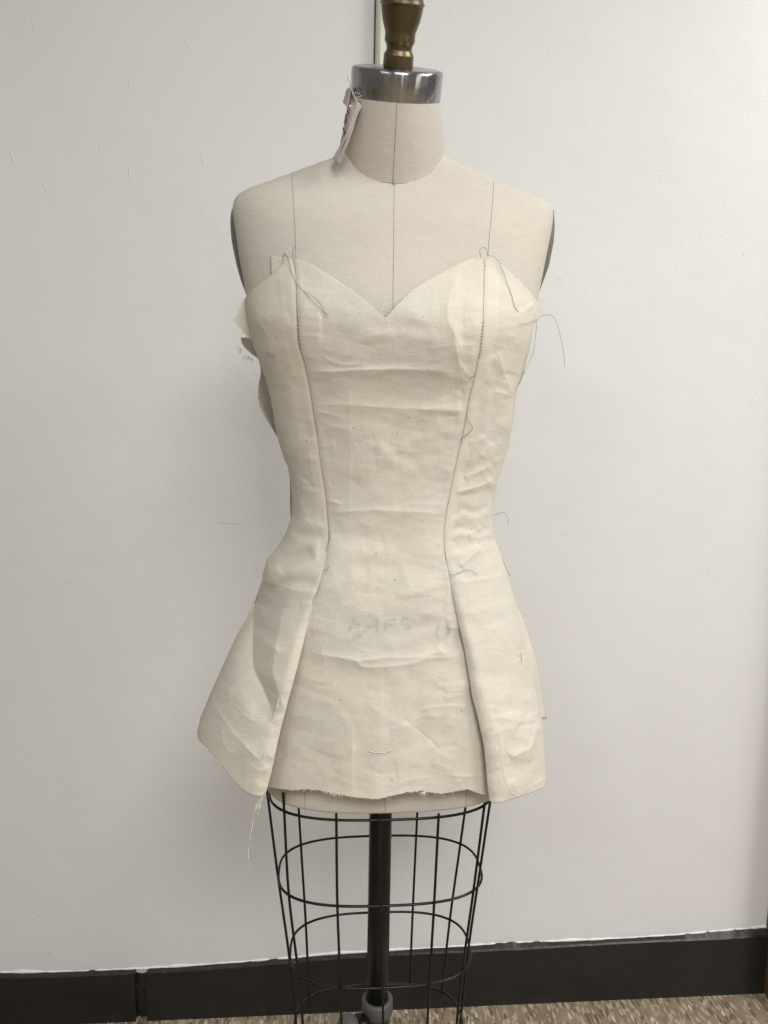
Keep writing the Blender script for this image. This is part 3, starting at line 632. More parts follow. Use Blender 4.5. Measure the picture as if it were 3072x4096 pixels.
cr_front = [
    ([(1228, 1489), (1330, 1488), (1420, 1482), (1560, 1478), (1720, 1481), (1850, 1492)], 2.2 * MM, 13, 's'),
    ([(1228, 1485), (1330, 1484), (1500, 1477), (1700, 1478)], 1.3 * MM, 9, 'c'),
    ([(1250, 1618), (1400, 1619), (1520, 1628), (1650, 1634), (1760, 1631), (1866, 1622)], 1.5 * MM, 11, 's'),
    ([(1660, 1638), (1760, 1640), (1838, 1641), (1870, 1628)], 1.4 * MM, 7, 'c'),
    ([(1750, 1662), (1830, 1666)], -0.8 * MM, 7, 'c'),
    ([(1316, 2062), (1380, 2046), (1500, 2040), (1640, 2046), (1780, 2052)], 2.4 * MM, 17, 'c'),
    ([(1400, 1345), (1530, 1322), (1650, 1330), (1800, 1350)], 2.2 * MM, 34, 's'),
    ([(1208, 2602), (1290, 2618), (1340, 2624), (1430, 2642), (1540, 2630), (1680, 2628), (1740, 2612), (1862, 2604)], 2.2 * MM, 10, 's'),
    ([(1330, 2624), (1420, 2634), (1450, 2664), (1560, 2662), (1650, 2652), (1700, 2634), (1790, 2628), (1868, 2618)], 1.8 * MM, 9, 'c'),
    ([(1745, 2590), (1765, 2605), (1785, 2622)], 1.2 * MM, 6, 'c'),
    ([(1832, 1058), (1818, 1130), (1795, 1200), (1790, 1270), (1812, 1325), (1838, 1392), (1850, 1470)], 1.5 * MM, 9, 'c'),
    ([(1822, 1270), (1815, 1330), (1820, 1390), (1838, 1460), (1890, 1515)], 1.4 * MM, 9, 'c'),
    ([(1823, 1380), (1832, 1450), (1852, 1540)], 1.0 * MM, 7, 'c'),
    ([(1700, 1400), (1800, 1385), (1915, 1380)], 1.0 * MM, 12, 's'),
    ([(1850, 1560), (1870, 1556), (1893, 1542)], 1.0 * MM, 6, 'c'),
    ([(1398, 1500), (1400, 1760), (1400, 2100)], 0.5 * MM, 6, 'c'),
    ([(1833, 1470), (1828, 1560), (1838, 1700)], 0.6 * MM, 6, 'c'),
    ([(1524, 2660), (1522, 2900), (1523, 3188)], 0.5 * MM, 9, 's'),
    ([(1408, 2880), (1410, 3180)], 0.6 * MM, 6, 'c'),
    ([(1870, 2850), (1873, 3000), (1868, 3156)], 1.0 * MM, 7, 'c'),
    ([(1500, 1740), (1570, 1820), (1680, 1880)], 1.6 * MM, 30, 's'),
    ([(1420, 2000), (1540, 1920), (1640, 1850), (1760, 1830)], 1.4 * MM, 36, 's'),
    ([(1330, 2330), (1440, 2280), (1620, 2310), (1790, 2330)], 1.3 * MM, 40, 's'),
    ([(1320, 2200), (1500, 2180), (1770, 2200)], 1.6 * MM, 46, 's'),
    ([(1190, 2690), (1270, 2725), (1350, 2745)], 1.2 * MM, 14, 's'),
    ([(1200, 2760), (1320, 2800), (1420, 2890)], 1.0 * MM, 26, 's'),
    ([(1640, 2880), (1700, 2865), (1760, 2858)], 0.8 * MM, 7, 'c'),
    ([(1770, 2760), (1820, 2758), (1878, 2748)], 1.0 * MM, 8, 's'),
    ([(1770, 2790), (1830, 2780), (1876, 2772)], 0.8 * MM, 7, 'c'),
    ([(1720, 3050), (1790, 3070), (1850, 3140)], 1.0 * MM, 16, 's'),
    ([(1560, 3140), (1640, 3115), (1740, 3110)], 0.7 * MM, 8, 'c'),
    ([(1500, 2560), (1640, 2540), (1760, 2500), (1830, 2470)], 1.4 * MM, 34, 's'),
    ([(1780, 2480), (1830, 2472)], 0.9 * MM, 7, 'c'), ([(1790, 2512), (1838, 2506)], 0.9 * MM, 7, 'c'),
    ([(1640, 2690), (1655, 2850), (1640, 3000)], 1.2 * MM, 40, 's'),
] + random_creases(46, (1220, 1400, 1860, 2600), (0, 14), 11, 0.7 * MM) + random_creases(26, (1150, 2650, 1900, 3120), (0, 35), 12, 0.8 * MM)
# little puckers pulled in by the princess seams
for k in range(34):
    y = 1420 + k * 33; x = float(sL(y)); l = rng.uniform(25, 70)
    cr_front.append(([(x - 3, y), (x + l * .5, y + rng.normal(0, 4)), (x + l, y + rng.normal(0, 8))], rng.uniform(.12, .4) * MM, 6, 'r'))
    x = float(sR(y)); l = rng.uniform(25, 70)
    cr_front.append(([(x + 3, y), (x - l * .5, y + rng.normal(0, 4)), (x - l, y + rng.normal(0, 8))], rng.uniform(.12, .35) * MM, 6, 'r'))
for y in (1230, 1262, 1300, 1340):
    cr_front.append(([(1190, y), (1240, y + 4), (1290, y + 6)], 0.8 * MM, 9, 's')); cr_front.append(([(1935, y), (1890, y + 2), (1850, y + 6)], 0.7 * MM, 9, 's'))
cr_left = [
    ([(1050, 2320), (1013, 2440), (1004, 2590), (1010, 2690), (1046, 2772), (1100, 2885)], 34 * MM, 140, 'j'),
    ([(1102, 1415), (1094, 1480), (1084, 1560)], 4 * MM, 30, 'k'),
    ([(1012, 1245), (1040, 1295), (1070, 1345), (1078, 1420), (1088, 1520)], 1.6 * MM, 12, 'c'),
    ([(1005, 1232), (1045, 1262), (1080, 1290)], 1.5 * MM, 14, 's'), ([(1060, 1290), (1110, 1278), (1160, 1260)], 0.9 * MM, 12, 's'),
    ([(1148, 2112), (1190, 2150), (1240, 2160), (1312, 2150)], 3.5 * MM, 24, 's'),
    ([(1050, 2330), (1110, 2300), (1180, 2275), (1240, 2240), (1300, 2190)], 5.5 * MM, 34, 'r'),
    ([(1080, 2255), (1130, 2210), (1200, 2190), (1300, 2170)], 3.0 * MM, 22, 'r'),
    ([(1110, 2285), (1180, 2235), (1260, 2205)], -4.0 * MM, 26, 'r'),
    ([(1060, 2400), (1120, 2345), (1200, 2330), (1280, 2345)], -3.0 * MM, 30, 'r'),
    ([(1140, 2352), (1200, 2362), (1270, 2366)], 1.4 * MM, 8, 'c'), ([(1200, 2412), (1255, 2418)], 0.9 * MM, 7, 'c'),
    ([(1195, 1955), (1240, 1962), (1300, 1975)], 1.6 * MM, 10, 's'), ([(1180, 1900), (1220, 1930), (1300, 1930)], 1.2 * MM, 12, 's'),
    ([(1175, 1930), (1205, 2010), (1235, 2075)], 1.6 * MM, 12, 's'), ([(1190, 2060), (1240, 2090), (1310, 2110)], 2.2 * MM, 16, 's'),
    ([(1240, 1755), (1268, 1763)], 1.0 * MM, 8, 'c'), ([(1180, 1850), (1250, 1840), (1280, 1846)], 0.8 * MM, 8, 's'),
    ([(838, 2785), (880, 2850), (915, 2900), (960, 2955), (1000, 2995), (1050, 3050)], 2.4 * MM, 9, 'c'),
    ([(845, 2795), (905, 2880), (950, 2940), (990, 2985)], -1.6 * MM, 14, 's'),
    ([(885, 2880), (890, 2940), (905, 2990), (960, 3030)], 1.4 * MM, 10, 'c'),
    ([(925, 2620), (975, 2700), (1020, 2750)], 1.0 * MM, 10, 's'), ([(870, 2780), (910, 2760), (925, 2800)], 0.9 * MM, 12, 's'),
    ([(1018, 2562), (1060, 2570), (1100, 2592), (1125, 2620)], 1.4 * MM, 8, 'c'), ([(1030, 2430), (1055, 2480), (1040, 2520)], 1.2 * MM, 9, 'c'),
    ([(1000, 3050), (1040, 3080), (1085, 3060)], 0.8 * MM, 8, 'c'),
    ([(1165, 1500), (1190, 1640), (1225, 1800)], 2.0 * MM, 34, 's'),
] + random_creases(22, (1080, 1450, 1250, 2100), (20, 35), 31, 0.6 * MM, (40, 120)) + random_creases(16, (850, 2700, 1100, 3050), (50, 30), 32, 0.8 * MM, (50, 150))
cr_right = [
    ([(1990, 1400), (2010, 1480), (2035, 1550), (2052, 1588)], 2.2 * MM, 14, 's'), ([(1970, 1562), (2010, 1574), (2050, 1588)], 1.6 * MM, 8, 'c'),
    ([(1962, 1440), (1965, 1560), (1955, 1700), (1950, 1790)], 2.0 * MM, 26, 's'),
    ([(1850, 1912), (1905, 1890), (1970, 1856)], 1.9 * MM, 10, 'c'), ([(1815, 1972), (1880, 1955), (1940, 1935), (1975, 1908)], 2.4 * MM, 10, 'c'), ([(1830, 1985), (1900, 1975), (1968, 1945)], -1.5 * MM, 14, 's'),
    ([(1870, 1770), (1910, 1765), (1945, 1745)], 1.0 * MM, 8, 's'), ([(1920, 1830), (1950, 1790), (1970, 1770)], 1.0 * MM, 9, 's'),
    ([(1866, 2137), (1900, 2128), (1928, 2106)], 1.6 * MM, 8, 'c'), ([(1785, 2150), (1840, 2125), (1910, 2140), (1972, 2120)], 3.0 * MM, 20, 's'),
    ([(1800, 2090), (1850, 2050), (1900, 2060), (1966, 2030)], 2.4 * MM, 20, 's'), ([(1790, 2190), (1850, 2205), (1930, 2170), (1985, 2180)], 2.4 * MM, 24, 's'),
    ([(1832, 2268), (1880, 2228), (1928, 2184)], 2.0 * MM, 8, 'c'), ([(1806, 2320), (1880, 2324), (1960, 2310), (2030, 2300)], 1.5 * MM, 9, 'c'),
    ([(1850, 2450), (1960, 2420), (2060, 2400)], 1.2 * MM, 26, 's'), ([(1960, 2520), (2060, 2480)], 0.8 * MM, 14, 's'),
    ([(1880, 2480), (1920, 2640), (1950, 2800)], 2.5 * MM, 44, 's'), ([(2020, 2700), (2060, 2850), (2100, 2985)], 2.0 * MM, 14, 's'),
    ([(2030, 3036), (2075, 3005), (2115, 2985), (2140, 2930), (2163, 2870)], 2.8 * MM, 10, 'c'), ([(2135, 2745), (2150, 2850), (2125, 2960), (2112, 3060)], 2.0 * MM, 10, 'c'),
    ([(2110, 2862), (2160, 2856)], 1.8 * MM, 9, 'c'), ([(2030, 2840), (2045, 2900), (2060, 2960)], 1.0 * MM, 9, 's'), ([(1960, 2940), (2010, 2915), (2080, 2900)], 0.9 * MM, 14, 's'),
    ([(2040, 3110), (2060, 3150), (2090, 3185)], 1.4 * MM, 10, 's'), ([(2130, 3140), (2155, 3125), (2175, 3110)], 1.2 * MM, 8, 'c'),
    ([(2110, 1215), (2135, 1250), (2148, 1290)], 3.0 * MM, 16, 's'), ([(2070, 1290), (2100, 1292), (2140, 1305)], 1.2 * MM, 10, 's'), ([(2060, 1200), (2105, 1212), (2135, 1230)], 1.0 * MM, 14, 's'),
    ([(1985, 2980), (1996, 3060), (2020, 3130)], 0.6 * MM, 5, 'c'),
] + random_creases(22, (1880, 1350, 2050, 2050), (-20, 35), 41, 0.6 * MM, (40, 120)) + random_creases(22, (1920, 2500, 2160, 3120), (40, 50), 42, 1.0 * MM, (50, 160))

# show-through print, mirrored, on the lower front
strokes = [([(1508, 2476), (1508, 2526)], 7), ([(1508, 2479), (1470, 2480), (1458, 2490), (1472, 2500), (1506, 2502)], 6), ([(1480, 2503), (1460, 2526)], 6),
           ([(1542, 2476), (1542, 2514)], 6), ([(1542, 2478), (1580, 2477)], 5), ([(1545, 2508), (1566, 2498)], 6),
           ([(1604, 2484), (1612, 2476), (1632, 2474), (1640, 2482)], 6), ([(1604, 2486), (1610, 2498), (1632, 2502), (1640, 2512), (1622, 2518)], 6), ([(1652, 2480), (1656, 2490)], 4),
           ([(1415, 2478), (1398, 2520)], 7), ([(1415, 2478), (1434, 2530)], 8), ([(1402, 2508), (1430, 2510)], 8), ([(1440, 2540), (1420, 2550)], 14),
           ([(1795, 2498), (1793, 2530), (1782, 2556), (1762, 2562)], 8), ([(1752, 2510), (1746, 2535), (1752, 2554)], 6), ([(1786, 2500), (1786, 2580)], 4), ([(1246, 2512), (1252, 2542)], 6)]
def print_mask(px, py):
    o = np.zeros(px.shape)
    for p, w in strokes:
        d, _, _ = polyd(px, py, p); o = np.maximum(o, np.exp(-(d / (w * 0.95)) ** 2))
    return 0.31 * o * (0.75 + 0.5 * vnoise(px / 14, py / 14, 77))

dress = empty('muslin_bodice', (0, -0.1, 0.95), 'strapless cream muslin bodice with sweetheart neckline and flared peplum worn by the dress form', 'garment')

def fray(y, x, amp, seed): return amp * (vnoise(x / 6.0, y * 0 + .5, seed) + 0.6 * vnoise(x / 2.5, y * 0 + 1.5, seed + 1))
# front panel
topF = np.array([(1160, 1034), (1173, 1036), (1207, 1039), (1260, 1068), (1332, 1116), (1404, 1164), (1467, 1212), (1515, 1258), (1533, 1272), (1545, 1264), (1581, 1222), (1646, 1159), (1733, 1106), (1820, 1063), (1878, 1036), (1912, 1029), (1936, 1036), (1960, 1036)], float)
hemF = np.array([(1020, 3136), (1078, 3141), (1165, 3158), (1232, 3159), (1309, 3170), (1367, 3180), (1473, 3187), (1513, 3188), (1566, 3175), (1624, 3165), (1691, 3164), (1701, 3170), (1768, 3180), (1812, 3170), (1869, 3154), (1922, 3170), (1990, 3172)], float)
NU, NVV = 190, 560
U, Vv = np.meshgrid(np.linspace(0, 1, NU), np.linspace(0, 1, NVV) ** 1.0)
def ext_l(y): return np.interp(y, [1000, 2200, 2500, 3200], [0, 0, 22, 45])
xt = sL(1040) + (sR(1040) - sL(1040)) * U; xh = (sL(3160) - 45) + (sR(3160) + 45 - sL(3160) + 45) * U
yt = np.interp(xt, topF[:, 0], topF[:, 1]) + fray(0, xt, 1.2, 51); yb = np.interp(xh, hemF[:, 0], hemF[:, 1]) + fray(0, xh, 2.2, 53)
PY = yt + (yb - yt) * Vv
PX = (sL(PY) - ext_l(PY)) + (sR(PY) + ext_l(PY) - sL(PY) + ext_l(PY)) * U
P = FRONT.hit(PX, PY)
D = creases(PX, PY, cr_front) + broad(PX, PY, 61, 0.75 * MM)
edge = np.minimum(1, (np.minimum(PX - sL(PY), sR(PY) - PX) + 10) / 40).clip(0, 1) if True else 1
bod = np.interp(PY, [2150, 2500], [0, 1]); edge = edge * (1 - bod) + bod
# neckline lies on the chest
pinch = np.clip((PY - yt) / 60, 0.25, 1)
P[..., 1] -= D * np.maximum(edge, .25) * pinch
ins = (np.exp(-((PX - sL(PY)) / 9) ** 2) + np.exp(-((PX - sR(PY)) / 9) ** 2)) * (1 - bod); P[..., 1] += 0.0010 * ins      # seam ditch
hemr = np.clip((PY - 2700) / 480, 0, 1) ** 2
P[..., 1] -= hemr * (0.004 * np.sin(PX / 75.0) + 0.003)
ply = 0.35 * np.clip(1 - (PX - sL(PY)) / 46, 0, 1) ** .3 * (PX < sL(PY) + 46) * 0 + 0.10 * ((PX > 1508) & (PX < 1535) & (PY > 2660)) + 0.25 * np.exp(-((PX - 1400) / 30) ** 2) * (PY > 2950)
ply = np.maximum(ply, 0.3 * np.exp(-((sR(PY) - 95 - PX) / 22.0) ** 2) * (PY < 1700))
front = put('front_panel', P.reshape(-1, 3), grid_faces(NVV, NU)[:, ::-1], MUSLIN, dress, True, 0.0007, {'print': print_mask(PX, PY), 'ply': ply})

# side panels with a rolled fold over the front panel
def side_panel(sgn, seam, outf, topu, hemu, cr, seed, lo_ext):
    NU, NVV = 150, 540
    U, Vv = np.meshgrid(np.linspace(0, 1, NU), np.linspace(0, 1, NVV))
    yt = np.interp(U, topu[:, 0], topu[:, 1]) + fray(0, U * 300, 1.6, seed); yb = np.interp(U, hemu[:, 0], hemu[:, 1]) + fray(0, U * 300, 2.4, seed + 2)
    PY = yt + (yb - yt) * Vv
    xi = seam(PY); PX = xi + (outf(PY) - xi) * U
    P = SIDE.hit(PX, PY)
    bod = np.interp(PY, [2150, 2450], [0, 1]); e = np.clip(np.abs(PX - xi) / 40, 0, 1) * (1 - bod) + bod
    e = np.maximum(e, .25) * np.clip((PY - yt) / 50, .25, 1) * np.clip((1.02 - U) / 0.05, 0.35, 1)
    P[..., 1] -= (creases(PX, PY, cr) + broad(PX, PY, seed + 10, 0.9 * MM)) * e
    P[..., 1] += 0.0008 * np.exp(-((PX - xi) / 9) ** 2) * (1 - bod)
    P += ray(PX, PY) * (np.interp(PY, [2200, 2600, 3200], [0, 0.005, 0.008] if sgn > 0 else [0, 0.003, 0.004]) * np.exp(-np.abs(PX - xi) / 220))[..., None]
    P += ray(PX, PY) * (np.interp(PY, [2230, 2600, 3200], [0, 0.007, 0.010]) * np.clip(1 - np.abs(PX - xi) / np.interp(PY, [2230, 3200], [25, 75]), 0, 1) ** 2.2)[..., None]
    # rolled return at the fold
    r = np.interp(PY[:, :1], [1000, 2200, 2450, 2800, 3200], [0.0004, 0.0004, 0.0010, 0.0016, 0.0020])
    o = P[:, 3:4] - P[:, 0:1]; o[..., 2] = 0; o = o / np.linalg.norm(o, axis=2)[..., None]; dd = np.array([0, 1.0, 0]); dd = dd - o * (o @ dd)[..., None]; dd /= np.linalg.norm(dd, axis=2)[..., None]
    E = P[:, 0:1]; ret = []
    for k in np.linspace(np.pi, 0.0, 9):
        ret.append(E + o * (r * (1 - math.sin(k)))[..., None] + dd * (r * (1 + math.cos(k)))[..., None] )
    # k=pi: front tangent point; shift so the nose of the roll sits at the seam line
    ret = ret[::-1]
    tail = ret[0] + o * (r * 7)[..., None] + dd * (r * .6)[..., None]
    P = P + 0
    sh = o * r[..., None]; fall = np.exp(-np.abs(PX - xi) / 70.0)[..., None]; P2 = P + sh * fall
    ret = [q for q in ret[:-1]]
    zl_ = P2[:, -1, 2]; wrap = [SIDE.at(np.full(NVV, sgn * math.radians(a_)), zl_)[:, None, :] for a_ in ((94, 100, 107) if sgn > 0 else ())]
    full = np.concatenate([tail] + ret + [P2] + wrap, axis=1)
    nadd = full.shape[1] - NU - len(wrap)
    pl = 0.34 * ((np.abs(PX - xi) > 3) & (np.abs(PX - xi) < np.interp(PY, [1000, 1400, 1700, 3000], [62, 56, 42, 30]))) * (PY < 2100)
    pl = np.concatenate([np.zeros((NVV, nadd)), pl, np.zeros((NVV, len(wrap)))], 1)
    fc = grid_faces(NVV, full.shape[1]); fc = fc if sgn < 0 else fc[:, ::-1]
    o_ = put('side_panel', full.reshape(-1, 3), fc, MUSLIN, dress, True, 0.0007, {'ply': pl})
    return o_, P2, full
def u_of(pts, seam, outv): return np.array([[(seam(y) - x) / (seam(y) - outv), y] for x, y in pts])
tl = np.array([(0, 1036), (.127, 1039), (.17, 1053), (.396, 1101), (.57, 1130), (.785, 1178), (.888, 1217), (.984, 1275), (1, 1281)])
hl = np.array([(0, 3172), (.09, 3184), (.2, 3178), (.314, 3165), (.509, 3124), (.711, 3057), (.898, 2989), (1, 2955)])
tr = np.array([(0, 1034), (.01, 1027), (.21, 1029), (.25, 1048), (.43, 1082), (.65, 1125), (.865, 1178), (.965, 1212), (1, 1243)])
hr = np.array([(0, 3201), (.06, 3209), (.22, 3206), (.53, 3187), (.74, 3172), (.955, 3148), (1, 3118)])
spL, PL_, fullL = side_panel(-1, sL, oL, tl, hl, cr_left, 101, 0); spR, PR_, fullR = side_panel(1, sR, oR, tr, hr, cr_right, 201, 0)
spL['label'] = 'side panel with open raw side edge and a deep fold flaring out'; spR['label'] = 'side panel sewn to the back with crumpled lower corner'

# back panel, wrapping behind from the right side seam to the open left side
NU, NVV = 120, 200
u = np.linspace(0, 1, NU); v = np.linspace(0, 1, NVV)
zt_r = float(PR_[0, -1, 2]); zt_l = zc(1350, 0.0); zb_r = zc(2880, 0.03, 2150); zb_l = zc(2900, 0.0, 900)
PHI = np.radians(96 + (262 - 96) * u)[None, :].repeat(NVV, 0)
zt_ = zt_r + (zt_l - zt_r) * u - 0.03 * np.sin(u * np.pi); zb_ = zb_r + (zb_l - zb_r) * u
Zg = zt_[None, :] + (zb_ - zt_)[None, :] * v[:, None]
BACK = Surf(side_l, [(x - 2 if y < 2300 else x + np.interp(y, [2300, 2480, 2650, 2880], [2, 6, 14, 12]), y) for x, y in side_r], DS, DB, NS)
P = BACK.at(PHI, Zg); P[..., 1] += 0.002 + 0.004 * vnoise(u * 9, u * 0, 301)[None, :] * v[:, None]
put('back_panel', P.reshape(-1, 3), grid_faces(NVV, NU), MUSLIN, dress, True, 0.0007)
def patch(name, left, right, Yl, Yr, mat, nrow=60, ncol=14, seed=1, wob=0.001, label=None, parent=None, curve=0.0):
    """strip of cloth between two traced edges, each with its own depth"""
    left = smooth_path(left, 6); right = smooth_path(right, 6)
    def res(P): 
        L = np.concatenate([[0], np.cumsum(np.linalg.norm(np.diff(P, axis=0), axis=1))]); t = np.linspace(0, L[-1], nrow); return np.stack([np.interp(t, L, P[:, i]) for i in (0, 1)], -1)
    left, right = res(left), res(right); G = []
    for i in range(nrow):
        row = []
        for j in range(ncol):
            t = j / (ncol - 1); q = left[i] * (1 - t) + right[i] * t; vv = i / (nrow - 1)
            yl = np.interp(vv, np.linspace(0, 1, len(Yl)), Yl); yr = np.interp(vv, np.linspace(0, 1, len(Yr)), Yr)
            Y = yl * (1 - t) + yr * t - curve * math.sin(t * math.pi) + wob * float(vnoise(np.array(t * 2.0), np.array(vv * 6), seed))
            row.append(on_y(q[0], q[1], Y))
        G.append(row)
    o = put(name, np.array(G).reshape(-1, 3), grid_faces(nrow, ncol)[:, ::-1], mat, parent or dress, True, 0.0007)
    if label: o['label'] = label
    return o
patch('back_side_edge', [(963, 1350), (968, 1372), (980, 1391), (1010, 1418), (1035, 1440), (1043, 1493), (1034, 1540), (1033, 1580), (1036, 1608), (1046, 1640), (1062, 1671), (1085, 1708), (1108, 1745)], [(1020, 1352), (1060, 1400), (1090, 1460), (1105, 1520), (1120, 1600), (1130, 1680), (1140, 1740)], [.012, .02, .025, .02], [.03, .035, .04, .04], MUSLIN, label='raw back edge sticking out behind the open side')
patch('back_side_edge', [(1154, 1868), (1158, 1900), (1161, 1927), (1160, 1990), (1161, 2030), (1163, 2073)], [(1190, 1868), (1192, 1930), (1192, 2000), (1180, 2073)], [.02, .02], [.04, .04], MUSLIN, 30, 6)
patch('back_side_edge', [(1139, 2148), (1124, 2166), (1106, 2192)], [(1160, 2150), (1150, 2180), (1130, 2200)], [.01, .01], [.03, .03], MUSLIN, 12, 5)
patch('back_side_edge', [(1045, 2330), (1036, 2358), (1026, 2385), (1019, 2408)], [(1070, 2330), (1070, 2360), (1060, 2390), (1050, 2410)], [.01, .01], [.03, .03], MUSLIN, 12, 5)
ya = np.linspace(1024, 1112, 24); Gx = np.array([[(1081 + 4 * t + (1160 - 1085) * q, (1024 + 12 * q) + t * 84 + 2 * float(vnoise(np.array(q * 9), np.array(t * 9), 3))) for q in np.linspace(0, 1, 12)] for t in np.linspace(0, 1, 24)])
P = BODY.hit(Gx[..., 0], Gx[..., 1], 0.0025); put('seam_allowance', P.reshape(-1, 3), grid_faces(24, 12)[:, ::-1], MUSLIN, dress, True, 0.0007)['label'] = 'pale square flap standing up behind the neckline'
patch('back_hem_edge', [(2040, 2415), (2050, 2500), (2080, 2600), (2100, 2700), (2120, 2800), (2130, 2882)], [(2066, 2424), (2096, 2483), (2123, 2564), (2150, 2651), (2172, 2787), (2186, 2874)], [.0, .0], [.035, .05], MUSLIN, 40, 10, 17, 0.004, label='back edge of the peplum showing behind the right side')

# sewn princess seams and stitches
def sideline(pts, lift): 
    q = smooth_path(np.array(pts, float), 3); return SIDE.hit(q[:, 0], q[:, 1], lift)
for seam, pl in ((seamL, PL_), (seamR, PR_)):
    q = seam[(seam[:, 1] > 1030) & (seam[:, 1] < 2480)]
    tube('princess_seam', smooth_path(sideline(q, 0.0006), 2), 0.0002, SEAM, dress, 5)
for seam, ys in ((sL, np.arange(1270, 1400, 15)), (sR, np.arange(1290, 1440, 14))):
    ge = []
    for y in ys:
        p = SIDE.hit(np.array([float(seam(y)) + d for d in (-3, 4)]), np.array([y, y + 1.0]), 0.0012); ge.append(tube_geo(p, 0.00032, 5))
    V, F = merge(ge); put('stitches', V, F, BLUE, dress)['kind'] = 'stuff'

# loose thread ends
def on_dress(pts, lift=0.003):
    q = smooth_path(np.array(pts, float), 4); return SIDE.hit(q[:, 0], q[:, 1], lift)
def thread(P, mat=BLUE, r=0.00024, label=None):
    o = tube('thread', smooth_path(P, 2), r, mat, dress, 5)
    if label: o['label'] = label
for pts in ([(1130, 1048), (1132, 1018), (1140, 1016), (1152, 1034), (1165, 1085), (1185, 1130), (1215, 1165), (1245, 1200), (1275, 1230), (1308, 1262)],
            [(1134, 1040), (1138, 1018), (1152, 1036)], [(1212, 1163), (1255, 1186), (1282, 1215), (1294, 1242), (1311, 1262)], [(1172, 1036), (1171, 1008), (1182, 980)],
            [(1925, 1032), (1918, 1005), (1925, 993), (1936, 990), (1946, 1000), (1950, 1020), (1975, 1028), (1997, 1050), (2012, 1085), (2028, 1130), (2046, 1180), (2058, 1225), (2078, 1255), (2086, 1285)],
            [(1868, 1655), (1870, 1680), (1884, 1698), (1890, 1715), (1872, 1735), (1847, 1753), (1846, 1775)], [(1899, 1503), (1886, 1508), (1878, 1520)],
            [(1797, 2296), (1810, 2300), (1840, 2288), (1868, 2280), (1890, 2286), (1912, 2300)], [(1281, 2328), (1272, 2362), (1258, 2386), (1251, 2400), (1249, 2420)],
            [(1316, 2122), (1319, 2155), (1308, 2180), (1306, 2205)], [(1294, 2283), (1306, 2281), (1315, 2264)], [(2082, 2610), (2086, 2632), (2085, 2648)]):
    thread(on_dress(pts))
def free(pts, Y): return np.array([on_y(x, y, Y + 0.004 * math.sin(i)) for i, (x, y) in enumerate(smooth_path(np.array(pts, float), 3))])
for pts, Y in (([(2156, 1269), (2178, 1260), (2205, 1263), (2223, 1283), (2238, 1330), (2251, 1390), (2260, 1466)], -.012), ([(2147, 1294), (2142, 1345), (2133, 1410), (2115, 1450), (2100, 1475), (2091, 1500), (2078, 1534), (2072, 1532), (2084, 1492), (2099, 1486), (2096, 1496), (2080, 1502)], -.02), ([(2096, 1452), (2086, 1510), (2062, 1568)], -.022),
               ([(1968, 2066), (1988, 2057), (2012, 2050), (2030, 2068), (2033, 2100)], -.01), ([(2001, 2228), (2018, 2256), (2032, 2290), (2040, 2306)], -.01), ([(1098, 1673), (1080, 1667), (1064, 1645), (1059, 1627), (1066, 1621), (1082, 1637), (1094, 1662)], -.004), ([(1172, 1975), (1169, 1990), (1170, 2010)], -.01)):
    thread(free(pts, Y))
for pts in ([(1048, 3178), (1032, 3212), (1018, 3250), (1010, 3300), (1001, 3350), (993, 3408), (994, 3440), (998, 3470)], [(1050, 3184), (1038, 3220), (1022, 3240), (1026, 3246), (1040, 3230), (1044, 3205)], [(1022, 3238), (1030, 3245), (1033, 3268)], [(1046, 3180), (1024, 3225), (1012, 3275), (1004, 3335), (998, 3365)], [(1053, 3178), (1048, 3198), (1036, 3208)]):
    thread(free(pts, -0.115), CREAM, 0.00032)
q = smooth_path(np.array([(1472, 3003), (1500, 3010), (1530, 3011), (1570, 3002)], float), 4); thread(FRONT.hit(q[:, 0], q[:, 1], 0.006), CREAM, 0.0004)
q = smooth_path(np.array([(1990, 2925), (2000, 2980), (2010, 3060), (2025, 3130), (2050, 3170), (2080, 3188)], float), 4); thread(SIDE.hit(q[:, 0], q[:, 1], 0.003), CREAM, 0.0004)
# frayed fibres along the raw edges
ge = []
def fuzz(path, n, dirv, ln, surf=None, Y=None, seed=0, r=0.00016):
    rr = np.random.default_rng(seed); path = smooth_path(np.array(path, float), 5)
    for _ in range(n):
        i = rr.integers(0, len(path)); x, y = path[i]; l = rr.uniform(*ln); a = math.atan2(dirv[1], dirv[0]) + rr.normal(0, .5)
        q = np.array([(x, y), (x + math.cos(a) * l * .5 + rr.normal(0, 2), y + math.sin(a) * l * .5), (x + math.cos(a) * l + rr.normal(0, 3), y + math.sin(a) * l)])
        P = surf.hit(q[:, 0], q[:, 1], 0.002) if surf is not None else np.array([on_y(a_, b_, Y) for a_, b_ in q])
        ge.append(tube_geo(P, r, 4))
fuzz(hemF[2:14], 60, (-.35, 1), (8, 22), FRONT, seed=1); fuzz([(1560, 3178), (1700, 3166)], 14, (-.6, .8), (20, 40), FRONT, seed=2); fuzz([(1290, 3168), (1320, 3172)], 8, (.9, .4), (10, 22), FRONT, seed=3)
fuzz([(793, 2955), (880, 3057), (981, 3165), (1039, 3184)], 44, (-.1, 1), (5, 14), None, -.10, 4); fuzz([(1134, 1053), (1086, 1101), (1043, 1130), (990, 1178), (940, 1280)], 26, (-.7, -.4), (4, 11), SIDE, seed=5)
fuzz([(940, 1281), (982, 1334), (1010, 1366)], 22, (-.8, .5), (5, 12), None, -.01, 6); fuzz(topF[2:8], 10, (.5, -.8), (3, 8), FRONT, seed=7); fuzz(topF[10:16], 10, (-.5, -.8), (3, 8), FRONT, seed=8); fuzz([(1993, 1048), (2080, 1125), (2150, 1212), (2155, 1280)], 16, (.7, -.6), (4, 9), SIDE, seed=9)
